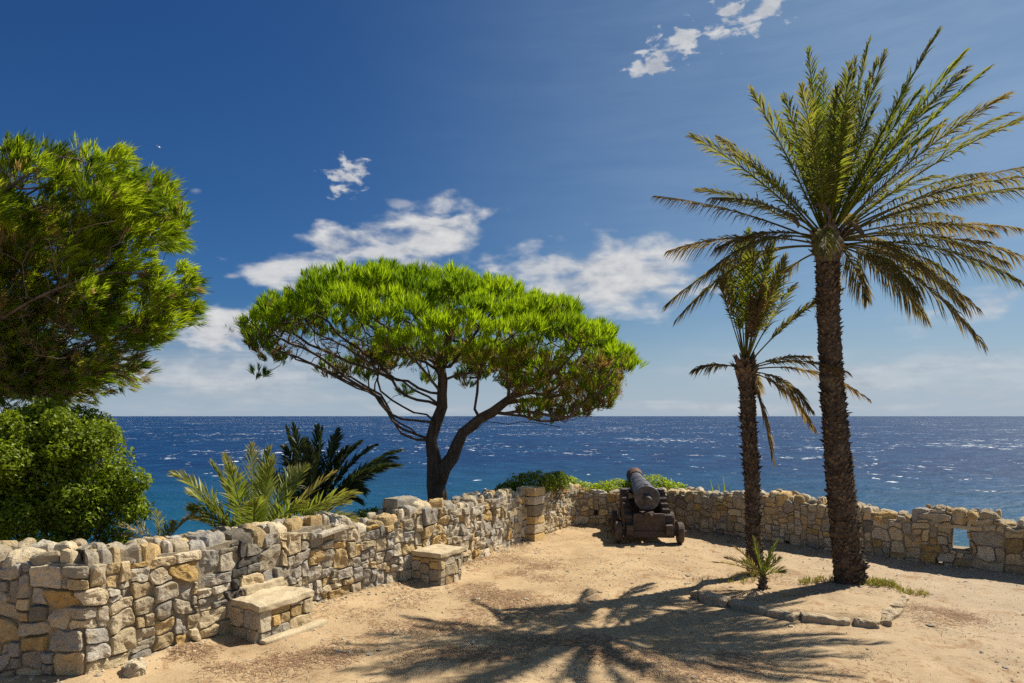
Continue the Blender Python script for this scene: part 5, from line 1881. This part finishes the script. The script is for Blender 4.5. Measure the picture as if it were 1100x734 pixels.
def cloud(px, py, rx, ry, rot=0.0, amp=1.5, soft=0.5, dens=1.0, nz=None):
    a, e = dirs(px, py)
    s = nt.nodes.new('ShaderNodeVectorMath')
    s.operation = 'SUBTRACT'
    nt.links.new(ae, s.inputs[0])
    s.inputs[1].default_value = (a, e, 0)
    ro = nt.nodes.new('ShaderNodeVectorRotate')
    ro.rotation_type = 'Z_AXIS'
    ro.inputs['Angle'].default_value = math.radians(-rot)
    nt.links.new(s.outputs[0], ro.inputs['Vector'])
    mu = nt.nodes.new('ShaderNodeVectorMath')
    mu.operation = 'MULTIPLY'
    nt.links.new(ro.outputs[0], mu.inputs[0])
    sc = math.cos(a) ** 2
    mu.inputs[1].default_value = (F / rx / sc * 1.0, F / ry / math.cos(a), 0)
    ln = nt.nodes.new('ShaderNodeVectorMath')
    ln.operation = 'LENGTH'
    nt.links.new(mu.outputs[0], ln.inputs[0])
    m = math_n(nt, 'SUBTRACT', 1.0, ln.outputs['Value'])
    m = math_n(nt, 'ADD', m, math_n(nt, 'MULTIPLY_ADD', nz if nz is not None else cn, amp * 2, -amp))
    return math_n(nt, 'MULTIPLY', maprange(nt, m, 0.05, 0.05 + soft), dens)


cl_list = [
    cloud(375, 190, 26, 17, 35, 2.4, 0.9, 0.95, cns),
    cloud(430, 220, 18, 8, 0, 2.0, 0.9, 0.5),
    cloud(460, 256, 84, 42, 4, 1.2, 0.75, 1.0),
    cloud(480, 238, 48, 14, 0, 1.8, 0.7, 1.0),
    cloud(430, 268, 90, 18, 4, 2.0, 0.8, 0.9),
    cloud(472, 264, 55, 26, 0, 1.6, 0.8, 0.95),
    cloud(365, 266, 62, 24, 12, 1.5, 0.8, 1.0),
    cloud(322, 289, 84, 20, 12, 1.5, 0.8, 0.95),
    cloud(310, 306, 70, 11, 2, 2.0, 0.9, 0.85),
    cloud(248, 297, 16, 5, 0, 1.5, 0.8, 0.6),
    cloud(655, 298, 136, 50, 2, 0.95, 0.7, 1.0),
    cloud(600, 285, 75, 20, 6, 1.6, 0.8, 0.9),
    cloud(720, 295, 60, 26, 0, 1.8, 0.9, 0.9),
    cloud(240, 357, 90, 28, 6, 1.5, 0.7, 1.0),
    cloud(210, 205, 12, 5, 10, 1.6, 1.0, 0.4),
    cloud(727, 45, 42, 14, 4, 3.2, 0.9, 0.95, cns),
    cloud(700, 66, 26, 16, 15, 3.4, 0.9, 0.9, cns),
    cloud(688, 80, 16, 9, 10, 3.4, 0.9, 0.7, cns),
    cloud(767, 36, 20, 15, 40, 3.4, 0.9, 0.6, cns),
    cloud(785, 15, 28, 16, 20, 3.2, 0.9, 0.9, cns),
    cloud(825, 8, 38, 14, 20, 3.2, 0.9, 0.9, cns),
    cloud(1075, 322, 95, 18, 12, 2.0, 1.2, 0.65),
    cloud(1010, 335, 60, 7, 4, 2.0, 1.2, 0.4),
    cloud(260, 402, 280, 44, 0, 1.0, 1.2, 0.78, cn3),
    cloud(250, 392, 170, 20, 2, 1.8, 1.0, 0.6),
    cloud(980, 402, 420, 40, 0, 1.2, 1.3, 0.62, cn3),
    cloud(760, 438, 520, 9, 0, 2.2, 1.4, 0.55, cn3),
    cloud(230, 390, 150, 14, 2, 1.8, 1.4, 0.5),
]
tot = cl_list[0]
for c_ in cl_list[1:]:
    tot = math_n(nt, 'MAXIMUM', tot, c_)
veil = math_n(nt, 'MULTIPLY', maprange(nt, az, -0.30, 0.72), maprange(nt, cn3, 0.2, 0.9, 0.34, 0.62))
shade = math_n(nt, 'MULTIPLY_ADD', cn2, 0.5, math_n(nt, 'MULTIPLY', cn, 0.6))
ccol = ramp(nt, shade, [(0.36, (0.50, 0.55, 0.64)), (0.56, (0.84, 0.86, 0.90)), (0.70, (1.0, 1.0, 1.0))])
ccol = mix(nt, 1.0, ccol, (9.6, 9.6, 9.6), 'MULTIPLY')
pol = mix(nt, maprange(nt, az, -0.55, 0.6), (0.32, 0.64, 1.02), (0.74, 0.92, 1.02))
skyc = mix(nt, 1.0, skyc, pol, 'MULTIPLY')
skyc = mix(nt, veil, skyc, (4.5, 6.3, 8.6))
skyc = mix(nt, maprange(nt, elv, 0.16, -0.01, 0.0, 0.85), skyc, (5.6, 6.7, 8.1))
skyc = mix(nt, tot, skyc, ccol)
nt.links.new(skyc, bg.inputs['Color'])

# ------------------------------------------------------------------ camera and output
cam = bpy.data.cameras.new('camera')
cam.sensor_width = 36
cam.lens = 24
cam.shift_y = (447 - 367) / 1100
cam.clip_end = 200000
cam.clip_start = 0.05
co = bpy.data.objects.new('camera', cam)
COL.objects.link(co)
co.location = (0, 0, CAM_H)
co.rotation_euler = (math.radians(90), 0, 0)
scene.camera = co
scene.view_settings.view_transform = 'Standard'
scene.view_settings.look = 'None'
scene.view_settings.exposure = 0.56
scene.view_settings.gamma = 1
scene.view_settings.use_curve_mapping = False
scene.cycles.max_bounces = 6
scene.cycles.diffuse_bounces = 3
scene.cycles.transmission_bounces = 4
scene.cycles.use_denoising = False
scene.cycles.sample_clamp_indirect = 6
